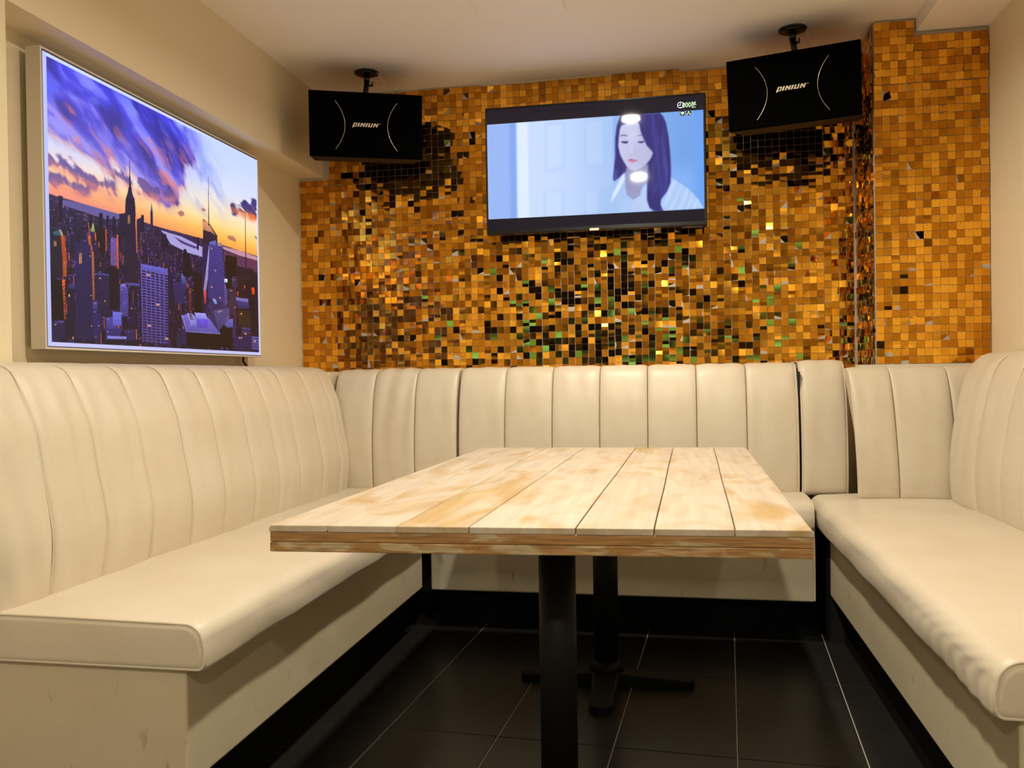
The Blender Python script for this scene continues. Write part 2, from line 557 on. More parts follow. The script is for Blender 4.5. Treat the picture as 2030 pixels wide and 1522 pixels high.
def sequin_pose():
    """pitch and yaw of one square, in radians: most hang nearly flat, some are kicked"""
    q = RNG.rand()
    if q < 0.46:
        p, y = RNG.normal(0.0, 2.1), RNG.normal(0, 2.0)
    elif q < 0.82:
        p, y = RNG.normal(0.6, 3.8), RNG.normal(0, 3.6)
    else:
        p, y = RNG.normal(0, 8.5), RNG.normal(0, 9.0)
    roll = RNG.normal(0, 0.7) if RNG.rand() < 0.985 else RNG.normal(0, 14)
    return math.radians(p), math.radians(y), math.radians(roll)

def clad(root, cells, size, nparts, key):
    """cells: list of (position Vector, facing angle about z). The nparts cells with the smallest key become parts, the rest one 'stuff' part"""
    order = sorted(range(len(cells)), key=lambda i: key(cells[i][0]))
    shapes = [sequin_block(size, b) for b in (0.0, 0.0005, -0.0005)]
    meshes = []
    for sv, sf, smi in shapes:
        me = bpy.data.meshes.new('sequin')
        me.from_pydata([tuple(p) for p in sv], [], sf)
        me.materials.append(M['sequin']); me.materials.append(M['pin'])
        me.polygons.foreach_set('material_index', smi)
        me.update()
        meshes.append(me)
    V, F, MI = [], [], []
    nv = 0
    for rank, i in enumerate(order):
        pos, ang = cells[i]
        p, y, r = sequin_pose()
        sh = RNG.choice(3, p=[0.7, 0.15, 0.15])
        rot = Matrix.Rotation(ang + y, 3, 'Z') @ Matrix.Rotation(p, 3, 'X') @ Matrix.Rotation(r, 3, 'Y')
        if rank < nparts:
            o = bpy.data.objects.new('sequin', meshes[sh])
            COL.objects.link(o)
            o.parent = root
            o.location = pos - root.location
            o.rotation_euler = rot.to_euler()
        else:
            sv, sf, smi = shapes[sh]
            V.append(sv @ np.array(rot).T + np.array(pos - root.location))
            F += [tuple(a + nv for a in ff) for ff in sf]
            MI += smi
            nv += len(sv)
    if V:
        me = bpy.data.meshes.new('sequin_field')
        me.from_pydata(np.concatenate(V).tolist(), [], F)
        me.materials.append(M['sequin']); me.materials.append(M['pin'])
        me.polygons.foreach_set('material_index', MI)
        me.update()
        o = bpy.data.objects.new('sequin_field', me)
        COL.objects.link(o)
        o.parent = root
        tag(o, kind='stuff')

PIT = 0.0297
root1 = thing('sequin_cladding', 'wall covering of square gold mirror sequins behind the television', 'wall covering', (-0.5, YB, 1.0))
bk = MB().box(-1.738, XB + 0.004, YB - 0.004, YB, 0.98, ZBM - 0.004).box(XB + 0.004, 0.770, YB - 0.004, YB, 0.98, ZC - 0.008).build('backing_sheet', M['mesh_grid'])
at(root1, bk)
cells = []
for i in range(84):
    colj = RNG.normal(0, 0.0004)
    xx = -1.724 + PIT * (i + 0.0)
    for j in range(46):
        zz = 1.005 + PIT * j
        blk = (i // 10) * 0.0011 * ((i // 10) % 3 - 1)      # the wall is made of 30 cm sheets, not quite level with each other
        if xx < XB + 0.02 and zz > ZBM - 0.018:
            continue
        if zz > ZC - 0.020 or xx > 0.756:
            continue
        if -0.78 < xx < 0.12 and 1.65 < zz < 2.16:          # bare behind the television
            continue
        cells.append((Vector((xx + colj, YB - 0.0075, zz + blk + 0.011)), 0.0))
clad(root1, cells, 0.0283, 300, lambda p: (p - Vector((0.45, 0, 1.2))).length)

root2 = thing('sequin_cladding', 'gold mirror sequins covering the square pier in the right corner', 'wall covering', (0.95, YC, 1.0))
bk = MB().box(0.768, 1.174, YC + 0.003, YC + 0.008, 0.98, ZS - 0.004).box(0.768, 0.920, YC + 0.003, YC + 0.008, ZS - 0.004, ZC - 0.006) \
    .box(0.768, 0.773, YC + 0.008, YB - 0.002, 0.98, ZC - 0.008).build('backing_sheet', M['mesh_grid'])
at(root2, bk)
cells = []
PC = 0.0296
for i in range(14):
    for j in range(47):
        zz = 1.0395 + PC * j
        if zz > ZC - 0.018: continue
        if zz > ZS - 0.020 and i >= 5: continue
        lift = -0.006 if zz > 2.10 else 0.0                 # the top sheet hangs over the one below
        cells.append((Vector((0.783 + PC * i * 0.975, YC - 0.001 + lift, zz + 0.010)), 0.0))
for i in range(11):
    for j in range(47):
        zz = 1.0395 + PC * j
        if zz > ZC - 0.02: continue
        cells.append((Vector((0.7645, YC + 0.030 + PC * i, zz + 0.010)), -PI / 2))
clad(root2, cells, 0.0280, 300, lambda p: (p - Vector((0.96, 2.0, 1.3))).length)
MB().box(0.69, XR, YC - 0.06, YC + 0.002, 1.008, 1.022).build('ledge_board', M['frame'])
tag(bpy.data.objects['ledge_board'], 'narrow pale ledge at the foot of the gold sequined pier', 'ledge')

# ------------------------------------------------------------------ upholstery
def smooth_profile(pts, n):
    """Catmull-Rom through (d, z) points, resampled to n even steps; returns points and outward normals"""
    P = [np.array(p, float) for p in pts]
    P = [2 * P[0] - P[1]] + P + [2 * P[-1] - P[-2]]
    q = []
    for i in range(1, len(P) - 2):
        for t in np.linspace(0, 1, 12, endpoint=False):
            a, b, c, d = P[i - 1], P[i], P[i + 1], P[i + 2]
            q.append(0.5 * ((2 * b) + (-a + c) * t + (2 * a - 5 * b + 4 * c - d) * t * t + (-a + 3 * b - 3 * c + d) * t ** 3))
    q.append(P[-2])
    q = np.array(q)
    L = np.concatenate([[0], np.cumsum(np.linalg.norm(np.diff(q, axis=0), axis=1))])
    s = np.linspace(0, L[-1], n)
    r = np.stack([np.interp(s, L, q[:, 0]), np.interp(s, L, q[:, 1])], 1)
    tg = np.gradient(r, axis=0)
    nn = np.stack([tg[:, 1], -tg[:, 0]], 1)
    nn /= np.linalg.norm(nn, axis=1)[:, None]
    return r, nn

def channel(parent, s0, s1, prof, frame, bulge=0.013, back=0.004, wr=None, shift=None, m='leather', slant=0.0, nt=44, ns=22, name='back_channel', flip=False):
    """one upholstered channel of a backrest between seams s0 and s1. frame(s, d, z) -> world. shift(t)->ds leans the seams"""
    r, nn = smooth_profile(prof, nt)
    seed = random.random() * 100
    V = []
    ring = nt + 2
    for i in range(ns + 1):
        u = i / ns
        uu = 2 * (0.5 - 0.5 * math.cos(PI * u)) - 1          # denser towards the seams
        k = (1 - abs(uu) ** 7.0) ** 0.5
        for j in range(nt):
            t = j / (nt - 1)
            b = bulge * 0.62 * (1.0 - 0.65 * min(1, max(0, t - 0.68) / 0.14))
            d = b * k - 0.004 * (1 - k)
            d += 0.0012 * math.sin(7 * uu + seed + 5 * t) * k * math.sin(9 * t + seed * 2)
            if wr:
                d += wr(uu, t) * k
            if j == 0:
                d *= 0.3
            p = r[j] + nn[j] * d
            sh = shift(t) if shift else 0.0
            V.append(frame((s0 + s1) / 2 + (s1 - s0) / 2 * uu + sh, p[0], p[1]))
        ztop, zbot = r[-1][1] - 0.004, r[0][1]
        s = (s0 + s1) / 2 + (s1 - s0) / 2 * uu + slant * max(0.0, -uu)
        V.append(frame(s, back, ztop)); V.append(frame(s, back, zbot))
    F = []
    for i in range(ns):
        for j in range(ring):
            j2 = (j + 1) % ring
            F.append((i * ring + j, (i + 1) * ring + j, (i + 1) * ring + j2, i * ring + j2))
    F.append(tuple(reversed(range(ring))) if False else tuple(range(ring)))
    F.append(tuple(ns * ring + j for j in reversed(range(ring))))
    if flip:
        F = [tuple(reversed(q)) for q in F]
    me = bpy.data.meshes.new(name)
    me.from_pydata([tuple(v) for v in V], [], F)
    sm = [True] * len(F)
    sm[-1] = sm[-2] = False
    me.polygons.foreach_set('use_smooth', sm)
    me.materials.append(M[m])
    me.update()
    o = bpy.data.objects.new(name, me)
    COL.objects.link(o)
    return at(parent, o)

def wr_folds(amp, freq, ph, lean=1.5, t0=0.0, t1=1.0, skew=0.0):
    def f(u, t):
        w = max(0.0, min(1.0, (t - t0) / 0.15)) * max(0.0, min(1.0, (t1 - t) / 0.15))
        x = freq * (u + lean * (t - 0.5) + 0.25 * math.sin(3 * t + ph)) + ph
        return amp * w * (abs(math.sin(x)) ** 1.6 - 0.5)
    return f

def seat(parent, fr, back, length0, length1, z0, z1, front_r, frame, crown=0.006, zback=0.0, end_r=0.016, pucker=None, name='seat_cushion', m='leather', nst=56):
    """cushion: cross-section across (a: back -> fr) and z, swept along s. frame(a, s, z) -> world"""
    def arc(cx, cz, r, a0, a1, n):
        return [(cx + r * math.cos(math.radians(a0 + (a1 - a0) * k / n)), cz + r * math.sin(math.radians(a0 + (a1 - a0) * k / n))) for k in range(n + 1)]
    sgn = 1 if fr > back else -1
    w = abs(fr - back)
    rb = 0.014
    ring = []
    ring += arc(w - front_r, z1 - front_r, front_r, 90, 0, 10)      # top front
    hz = z1 - z0
    ring += [(w + 0.003, z0 + hz * 0.45)]
    ring += arc(w - rb, z0 + rb, rb, 0, -90, 4)
    ring += [(w * k, z0) for k in (0.8, 0.5, 0.2)]
    ring += arc(rb, z0 + rb, rb, -90, -180, 3)
    ring += arc(rb, z1 - rb, rb, 180, 90, 3)
    ring += [(rb + (w - front_r - rb) * k / 14, z1) for k in range(1, 14)]
    n = len(ring)
    cx, cz = w / 2, (z0 + z1) / 2
    st = []
    E = 6
    for k in range(E):
        th = PI / 2 * k / E
        st.append((length0 + end_r * (1 - math.sin(th)) if False else length0 + end_r * (1 - math.cos(th)), end_r * (1 - math.sin(th))))
    st = [(length0 + end_r * (1 - math.cos(PI / 2 * k / E)), end_r * (1 - math.sin(PI / 2 * k / E))) for k in range(E)]
    mid = [(length0 + end_r + (length1 - length0 - 2 * end_r) * k / nst, 0.0) for k in range(nst + 1)]
    end = [(length1 - (a - length0), b) for a, b in reversed(st)]
    st = st + mid + end
    V = []
    rings = []
    for s, ins in st:
        row = []
        for (a, z) in ring:
            fa = max(0.0, min(1.0, a / w))
            top = max(0.0, (z - cz) / (z1 - cz))
            zz = z + top * (crown * math.sin(PI * fa) + zback * (1 - fa)) 
            aa = a
            zz = cz + (zz - cz) * (1 - ins / (hz / 2))
            aa = cx + (aa - cx) * (1 - ins / (w / 2))
            if pucker:
                da, dz_ = pucker(fa, top, s)
                aa += da; zz += dz_
            # soft unevenness of the foam
            zz += 0.0016 * math.sin(9 * s + 4 * fa) * max(top, 0) + 0.001 * math.sin(21 * s + 1.3)
            aa += 0.0012 * math.sin(13 * s + 3 * z * 20) if a > w * 0.8 else 0
            row.append(Vector(frame(back + sgn * aa, s, zz)))
        V += row
        rings.append(row)
    F = []
    for i in range(len(st) - 1):
        for j in range(n):
            j2 = (j + 1) % n
            F.append((i * n + j, i * n + j2, (i + 1) * n + j2, (i + 1) * n + j))
    F.append(tuple(reversed(range(n))))
    F.append(tuple((len(st) - 1) * n + j for j in range(n)))
    me = bpy.data.meshes.new(name)
    me.from_pydata([tuple(v) for v in V], [], F)
    import bmesh
    bm = bmesh.new(); bm.from_mesh(me)
    bmesh.ops.recalc_face_normals(bm, faces=bm.faces)
    bm.to_mesh(me); bm.free()
    me.polygons.foreach_set('use_smooth', [True] * len(me.polygons))
    me.materials.append(M[m])
    o = bpy.data.objects.new(name, me)
    COL.objects.link(o)
    at(parent, o)
    return o, rings, E

def fix_normals(o):
    import bmesh
    bm = bmesh.new(); bm.from_mesh(o.data)
    bmesh.ops.recalc_face_normals(bm, faces=bm.faces)
    bm.to_mesh(o.data); bm.free()

SZ0, SZ1 = 0.42, 0.52
# ---- bench along the left wall
LB = thing('banquette_bench', 'long cream leather bench along the left wall under the lit skyline picture', 'bench', (-1.35, 2.5, 0))
frL = lambda s, d, z: (XL + d, s, z)
PL = [(0.362, 0.495), (0.376, 0.587), (0.380, 0.651), (0.372, 0.713), (0.355, 0.796), (0.339, 0.888), (0.316, 0.952), (0.293, 1.006), (0.270, 1.034), (0.225, 1.047), (0.14, 1.050), (0.03, 1.045)]
PLn = [(max(d - 0.006, 0.14), z - 0.001) for d, z in PL[:-1]]
seamsL = [1.53, 1.701, 1.883, 2.076, 2.270, 2.455, 2.650, 2.829, 3.005, 3.215, 3.395, 3.50]
foldsL = {0: wr_folds(0.0070, 3.2, 0.6, 1.3, 0.0, 0.75), 1: wr_folds(0.0085, 3.4, 2.0, 0.9, 0.0, 0.72), 2: wr_folds(0.0065, 3.0, 1.1, 0.6, 0.1, 0.72), 3: wr_folds(0.0022, 2.5, 0.3, 0.6)}
for k in range(len(seamsL) - 1):
    a, b = seamsL[k], seamsL[k + 1]
    o = channel(LB, a + 0.0008, b - 0.0008, PLn, frL, bulge=0.012 if b - a > 0.12 else 0.008, wr=foldsL.get(k), nt=48, back=0.134 if k < 2 else 0.004)
    fix_normals(o)
# piped seam lines standing slightly proud
def seam_line(parent, s, prof, frame, r=0.0022, off=0.000, name='seam'):
    rr, nn = smooth_profile(prof, 40)
    pts = [frame(s, p[0] + n_[0] * off, p[1] + n_[1] * off) for p, n_ in zip(rr, nn)]
    return at(parent, MB().tube(pts, r, 6).build(name, M['leather']))
for s in seamsL[1:-1]:
    seam_line(LB, s, PLn, frL)
def left_pucker(fa, top, s):
    return 0.0, 0.0
so, rings, E_ = seat(LB, -0.918, XB + 0.02, 1.546, 3.60, SZ0, SZ1, 0.042, lambda a, s, z: (a, s, z), crown=0.004)
def ring_piping(cush, ring, r=0.0032, a_from=0, a_to=None):
    mb = MB().tube(ring, r, 7, closed=True)
    o = mb.build('piping', M['leather'])
    bpy.context.view_layer.update()
    o.parent = cush
    o.matrix_parent_inverse = cush.matrix_world.inverted()
    return o
ring_piping(so, rings[3])
at(LB, MB().box(XB + 0.004, -0.968, 1.562, 3.20, 0.182, SZ0).build('base', M['base'], bevel=0.006, seg=3))
at(LB, MB().box(XB + 0.004, -1.066, 1.64, 3.42, 0.0, 0.182).box(XB + 0.004, -0.99, 3.20, 3.42, 0.182, SZ0).build('toe_kick', M['toe']))


# ---- bench across the back
BB = thing('banquette_bench', 'cream leather bench across the back under the television wall', 'bench', (-0.2, 3.55, 0))
so, rings, E_ = seat(BB, 3.258, 3.80, -0.912, 0.500, SZ0, SZ1 + 0.002, 0.045, lambda a, s, z: (s, a, z), crown=0.006,
                     pucker=lambda fa, top, s: ((0.004 * math.sin(60 * s) * max(0, (s - 0.42) / 0.08) * max(0, fa - 0.8) * 5) if s > 0.42 else 0.0, 0.0))
ring_piping(so, rings[-4])
ring_piping(so, rings[3])
at(BB, MB().box(-0.962, 0.500, 3.296, 3.84, 0.15, SZ0 + 0.002).build('base', M['base'], bevel=0.006, seg=3))
at(BB, MB().box(-0.985, 0.52, 3.39, 3.84, 0.0, 0.15).build('toe_kick', M['toe']))
# vertical piping down the right edge of the base
at(BB, MB().tube([(0.499, 3.296, SZ0 + 0.03), (0.501, 3.295, 0.35), (0.501, 3.296, 0.156)], 0.0035, 8).build('piping', M['leather']))

frB = lambda s, d, z: (s, YB - d, z)
PB = [(0.340, 0.512), (0.350, 0.60), (0.350, 0.70), (0.342, 0.80), (0.326, 0.90), (0.302, 0.97), (0.277, 1.012), (0.245, 1.030), (0.15, 1.035), (0.02, 1.030)]
PBn = [(d - 0.008, z) for d, z in PB]
def backrest(label, seams, prof, frame, grp=None, bulge=0.012, folds={}, piped=(), loc=None, shift=None, slant=0.0):
    T = thing('backrest_cushion', label, 'cushion', loc or ((seams[0] + seams[-1]) / 2, 3.7, 0.52), grp)
    for k in range(len(seams) - 1):
        a, b = seams[k], seams[k + 1]
        g0 = 0.0025 if k == 0 else 0.0008
        g1 = 0.0025 if k == len(seams) - 2 else 0.0008
        o = channel(T, a + g0, b - g1, prof, frame, bulge=bulge, wr=folds.get(k), shift=shift, slant=slant if k == 0 else 0.0)
        fix_normals(o)
    for s in piped:
        q = seam_line(T, s, prof, frame, 0.0036, 0.001, 'piping')
    return T
sB = [-1.458, -1.277, -1.089, -0.903]
CB = backrest('three-channel cream backrest cushion filling the left rear corner', sB, PBn, frB,
         folds={1: wr_folds(0.0075, 3.4, 0.4, -0.8, 0.2, 0.9)})
at(CB, MB().box(XL + 0.004, -1.468, 3.506, 3.835, 0.53, 1.030).build('corner_block', M['leather'], bevel=0.02, seg=4))
backrest('wide seven-channel cream backrest cushion centred below the television', [-0.897, -0.697, -0.497, -0.300, -0.105, 0.090, 0.285, 0.481], PBn, frB,
         folds={6: wr_folds(0.0045, 2.6, 0.3, -0.8, 0.0, 0.6)}, piped=(0.4785,))
backrest('single narrow cream backrest cushion with piped edges right of the wide one', [0.490, 0.662], [(d + 0.004, z + 0.004) for d, z in PBn], frB, bulge=0.02, piped=(0.4925, 0.6595))
at(bpy.data.objects['backrest_cushion.002'], MB().box(0.4815, 0.4895, 3.53, 3.83, 0.54, 1.0).build('gap_fill', M['gap_dark']))  # near-black strip filling the gap between the two cushions

# ---- backrest in front of the pier
frC = lambda s, d, z: (s, YC - 0.008 - d, z)
PC_ = [(0.168, 0.528), (0.175, 0.62), (0.168, 0.72), (0.152, 0.82), (0.134, 0.90), (0.114, 0.96), (0.090, 0.998), (0.060, 1.010), (0.02, 1.010)]
lean = lambda t: 0.018 * (1 - t)
backrest('three-channel cream backrest cushion standing before the gold pier', [0.640, 0.787, 0.985, 1.165], PC_, frC, bulge=0.012, shift=lean, slant=0.075,
         folds={0: wr_folds(0.0022, 2.2, 0.2, 0.5, 0.55, 1.0), 1: wr_folds(0.0015, 2.2, 1.2, 0.5)}, loc=(0.9, 3.4, 0.53))

# ---- bench along the right wall
RB = thing('banquette_bench', 'long cream leather bench along the right wall', 'bench', (0.9, 2.5, 0))
def right_pucker(fa, top, s):
    if s > 2.20 or fa < 0.86: return 0.0, 0.0
    w = min(1.0, (2.20 - s) / 0.6) * min(1.0, (s - 1.54) / 0.05 if s > 1.54 else 0.0)
    side = min(1.0, (fa - 0.86) / 0.1)
    k = 0.5 - 0.5 * top
    return 0.0024 * w * side * math.sin(98 * (s + 0.30 * (top + 1) * 0.5) + 2 * math.sin(5 * s)) * (0.05 + 1.3 * k), 0.0
so, rings, E_ = seat(RB, 0.512, XR - 0.02, 1.527, 3.50, SZ0 - 0.003, SZ1 + 0.002, 0.045, lambda a, s, z: (a, s, z), crown=0.006, zback=0.008, pucker=right_pucker, nst=240, end_r=0.018)
ring_piping(so, rings[3], 0.0036)
at(RB, MB().box(0.556, XR - 0.004, 1.545, 3.30, 0.176, SZ0 - 0.003).build('base', M['base'], bevel=0.006, seg=3))
at(RB, MB().box(0.606, XR - 0.004, 1.66, 3.42, 0.0, 0.176).build('toe_kick', M['toe']))
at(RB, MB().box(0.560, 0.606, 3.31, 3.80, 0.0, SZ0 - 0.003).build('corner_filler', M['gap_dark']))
frR = lambda s, d, z: (XR - d, s, z)
PR = [(0.198, 0.518), (0.207, 0.60), (0.206, 0.68), (0.192, 0.80), (0.169, 0.92), (0.144, 1.000), (0.118, 1.035), (0.09, 1.050), (0.02, 1.052)]
PRn = [(d - 0.006, z) for d, z in PR]
seamsR = [1.53, 1.78, 1.99, 2.20, 2.41, 2.62, 2.83, 3.053, 3.31]
for k in range(len(seamsR) - 1):
    a, b = seamsR[k], seamsR[k + 1]
    o = channel(RB, a + 0.0008, b - 0.0008, PRn, frR, bulge=0.013 if k < 7 else 0.026, wr=wr_folds(0.0016, 4.0, 0.5, 0.9, 0.0, 0.8) if k == 7 else None)
    fix_normals(o)
for s in seamsR[1:-1]:
    seam_line(RB, s, PRn, frR, 0.0026, 0.001)

# ------------------------------------------------------------------ table
TB = thing('dining_table', 'long bleached plank table on two black pedestals between the benches', 'table', (-0.24, 2.35, 0))
nL, nR, fL, fR = Vector((-0.743, 1.479, 0)), Vector((0.232, 1.524, 0)), Vector((-0.717, 3.166, 0)), Vector((0.256, 3.190, 0))
def tp(u, v, z):
    p = (nL * (1 - u) + nR * u) * (1 - v) + (fL * (1 - u) + fR * u) * v
    return (p.x, p.y, z)
ZT = 0.730
jn = [-0.743, -0.631, -0.498, -0.365, -0.174, -0.036, 0.101, 0.232]
jf = [-0.717, -0.610, -0.468, -0.327, -0.138, -0.005, 0.140, 0.256]
un = [(x - jn[0]) / (jn[-1] - jn[0]) for x in jn]
uf = [(x - jf[0]) / (jf[-1] - jf[0]) for x in jf]
TH = 0.013
def plank(k, v0, v1, tone):
    g = 0.0011
    gl = g if k > 0 else 0
    gr = g if k < 6 else 0
    def U(i, v, dx):
        return (un[i] * (1 - v) + uf[i] * v) + dx / 0.975
    nseg = 10
    V, F = [], []
    for q in range(nseg + 1):
        v = v0 + (v1 - v0) * q / nseg
        if q == 0 and v0 > 0: v += 0.0005
        if q == nseg and v1 < 1: v -= 0.0005
        wob = 0.0006 * math.sin(11 * v + k * 2.1)
        b = 0.0012
        a0, a1 = U(k, v, gl + (wob if k else 0)), U(k + 1, v, -gr + (0.0006 * math.sin(11 * v + (k + 1) * 2.1) if k < 6 else 0))
        e0, e1 = (0.005 if k == 0 else b), (0.005 if k == 6 else b)
        dz = 0.0
        vv = v
        # rounded nose on the near and far ends of the table
        V += [tp(a0, vv, ZT - TH), tp(a0, vv, ZT - e0), tp(a0 + e0 / 0.975, vv, ZT), tp(a1 - e1 / 0.975, vv, ZT), tp(a1, vv, ZT - e1), tp(a1, vv, ZT - TH)]
    for q in range(nseg):
        for j in range(5):
            F.append((q * 6 + j, q * 6 + j + 1, (q + 1) * 6 + j + 1, (q + 1) * 6 + j))
        F.append((q * 6 + 5, q * 6, (q + 1) * 6, (q + 1) * 6 + 5))
    F.append(tuple(reversed(range(6))))
    F.append(tuple(nseg * 6 + j for j in range(6)))
    # nose: pull the top end row back and down
    o = link_mesh('plank', V, F, M['plank'])
    fix_normals(o)
    bv = o.modifiers.new('nose', 'BEVEL'); bv.width = 0.0035 if (v0 == 0 or v1 == 1) else 0.0006; bv.segments = 3
    bv.limit_method = 'ANGLE'; bv.angle_limit = math.radians(60)
    o.color = (*tone, 1)
    return at(TB, o)
# tone: (towards tan, towards grey)
boards = [(0, 0, 1, (0.0, 0.0, 0)), (1, 0, 1, (0.03, 0, 0)), (2, 0, 0.545, (0.12, 0.0, 0)), (2, 0.545, 1, (0.0, 0, 0)), (3, 0, 1, (0.02, 0, 0)),
          (4, 0, 0.455, (-0.02, 0.30, 0)), (4, 0.455, 1, (0.05, 0, 0)), (5, 0, 0.62, (0.0, 0.14, 0)), (5, 0.62, 1, (-0.06, 0, 0)),
          (6, 0, 0.415, (0.07, 0, 0)), (6, 0.415, 1, (-0.05, 0.05, 0))]
for k, v0, v1, tone in boards:
    plank(k, v0, v1, tone)
# laminated rim and core under the boards
def slab(i0, z0, z1, name, m, tone=(0, 0, 0), bev=0.002):
    V = [tp(i0 / 0.975, i0 / 1.68, z0), tp(1 - i0 / 0.975, i0 / 1.68, z0), tp(1 - i0 / 0.975, 1 - i0 / 1.68, z0), tp(i0 / 0.975, 1 - i0 / 1.68, z0)]
    V += [(x, y, z1) for x, y, z in V]
    o = link_mesh(name, V, [(0, 3, 2, 1), (4, 5, 6, 7), (0, 1, 5, 4), (1, 2, 6, 5), (2, 3, 7, 6), (3, 0, 4, 7)], M[m])
    bv = o.modifiers.new('bevel', 'BEVEL'); bv.width = bev; bv.segments = 2
    o.color = (*tone, 1)
    return at(TB, o)
slab(0.0015, ZT - TH - 0.0185, ZT - TH, 'rim_layer', 'edge', (0.10, 0, 0))
slab(0.0010, ZT - 0.050, ZT - TH - 0.0190, 'rim_layer', 'edge', (-0.03, 0, 0))
def base_foot(cx, cy, yaw):
    mb = MB()
    for a in (0, 90, 180, 270):
        t = math.radians(a + yaw)
        ax, ay = Vector((math.cos(t), math.sin(t), 0)), Vector((-math.sin(t), math.cos(t), 0))
        V = []
        n = 14
        for (r, w, zt) in [(0.03, 0.045, 0.045)] + [(0.08 + 0.15 * k / n, 0.040 - 0.004 * k / n, 0.036 - 0.010 * k / n) for k in range(n)] + \
                [(0.235 + 0.045 * math.sin(PI / 2 * k / 6), 0.036 * math.cos(PI / 2 * k / 6) + 0.001, 0.026 - 0.006 * k / 6) for k in range(7)]:
            c = Vector((cx, cy, 0)) + ax * r
            V += [c - ay * w + Vector((0, 0, 0.002)), c - ay * w + Vector((0, 0, zt - 0.004)), c - ay * (w * 0.85) + Vector((0, 0, zt)),
                  c + ay * (w * 0.85) + Vector((0, 0, zt)), c + ay * w + Vector((0, 0, zt - 0.004)), c + ay * w + Vector((0, 0, 0.002))]
        m = len(V) // 6
        F = []
        for i in range(m - 1):
            for j in range(6):
                F.append((i * 6 + j, i * 6 + (j + 1) % 6, (i + 1) * 6 + (j + 1) % 6, (i + 1) * 6 + j))
        F += [tuple(range(6)), tuple((m - 1) * 6 + j for j in reversed(range(6)))]
        mb.add(V, F)
    return mb
for cx, cy in ((-0.252, 1.83), (-0.226, 2.79)):
    at(TB, MB().cyl((cx, cy, 0.03), (cx, cy, ZT - 0.058), 0.040, n=40).build('pole', M['pole']))
    b = base_foot(cx, cy, 0).build('foot', M['pole'])
    fix_normals(b); at(TB, b)
    at(TB, MB().cyl((cx, cy, 0.03), (cx, cy, 0.075), 0.062, 0.043, n=32).build('collar', M['pole']))
    at(TB, MB().box(cx - 0.17, cx + 0.17, cy - 0.02, cy + 0.02, ZT - 0.060, ZT - 0.0505).box(cx - 0.02, cx + 0.02, cy - 0.17, cy + 0.17, ZT - 0.060, ZT - 0.0505).build('top_bracket', M['pole']))

# ------------------------------------------------------------------ pictures: numpy rasteriser into a colour attribute
def hash2(ix, iy, seed):
    h = (ix.astype(np.int64) * 374761393 + iy.astype(np.int64) * 668265263 + seed * 974634777) & 0x7fffffff
    h = ((h ^ (h >> 13)) * 1274126177) & 0x7fffffff
    return ((h ^ (h >> 16)) & 0xffff) / 65535.0
def vnoise(x, y, seed):
    ix, iy = np.floor(x), np.floor(y)
    fx, fy = x - ix, y - iy
    fx = fx * fx * (3 - 2 * fx); fy = fy * fy * (3 - 2 * fy)
    a, b = hash2(ix, iy, seed), hash2(ix + 1, iy, seed)
    c, d = hash2(ix, iy + 1, seed), hash2(ix + 1, iy + 1, seed)
    return (a * (1 - fx) + b * fx) * (1 - fy) + (c * (1 - fx) + d * fx) * fy
def fbm(x, y, seed, o=5):
    s = 0; a = 0.5
    for k in range(o):
        s = s + a * vnoise(x * 2 ** k, y * 2 ** k, seed + k); a *= 0.5
    return s
def polymask(X, Y, pts):
    m = np.zeros(X.shape, bool)
    n = len(pts)
    for i in range(n):
        x0, y0 = pts[i]; x1, y1 = pts[(i + 1) % n]
        if y0 == y1: continue
        c = ((y0 > Y) != (y1 > Y))
        m ^= c & (X < (x1 - x0) * (Y - y0) / (y1 - y0) + x0)
    return m
class Canvas:
    def __init__(s, W, H, sx, sy):
        """W x H pixels covering sx x sy picture units"""
        s.W, s.H = W, H
        s.ax = (np.arange(W) + 0.5) * sx / W
        s.ay = (np.arange(H) + 0.5) * sy / H
        s.X, s.Y = np.meshgrid(s.ax, s.ay)
        s.px = sx / W
        s.img = np.zeros((H, W, 3))
    def win(s, pts):
        xs = [p[0] for p in pts]; ys = [p[1] for p in pts]
        i0, i1 = np.searchsorted(s.ax, [min(xs) - 1, max(xs) + 1])
        j0, j1 = np.searchsorted(s.ay, [min(ys) - 1, max(ys) + 1])
        return slice(j0, j1), slice(i0, i1)
    def mask(s, pts):
        sl = s.win(pts)
        return sl, polymask(s.X[sl], s.Y[sl], pts)
    def fill(s, pts, col):
        sl, m = s.mask(pts)
        s.img[sl][m] = col
    def soft(s, pts, blur):
        m = np.zeros((s.H, s.W))
        sl, k = s.mask(pts)
        m[sl] = k
        return s.blur(m, blur)
    def blur(s, m, units):
        r = max(1, int(units / s.px))
        for _ in range(2):
            for axis in (0, 1):
                p = np.pad(m, [(r + 1, r) if a == axis else (0, 0) for a in (0, 1)], mode='edge')
                c = np.cumsum(p, axis=axis)
                m = (np.take(c, range(2 * r + 1, c.shape[axis]), axis) - np.take(c, range(0, c.shape[axis] - 2 * r - 1), axis)) / (2 * r + 1)
        return m
    def mix(s, m, col):
        m = np.clip(m, 0, 1)[..., None]
        s.img = s.img * (1 - m) + np.asarray(col, float) * m
    def half(s):
        return s.img.reshape(s.H // 2, 2, s.W // 2, 2, 3).mean((1, 3))

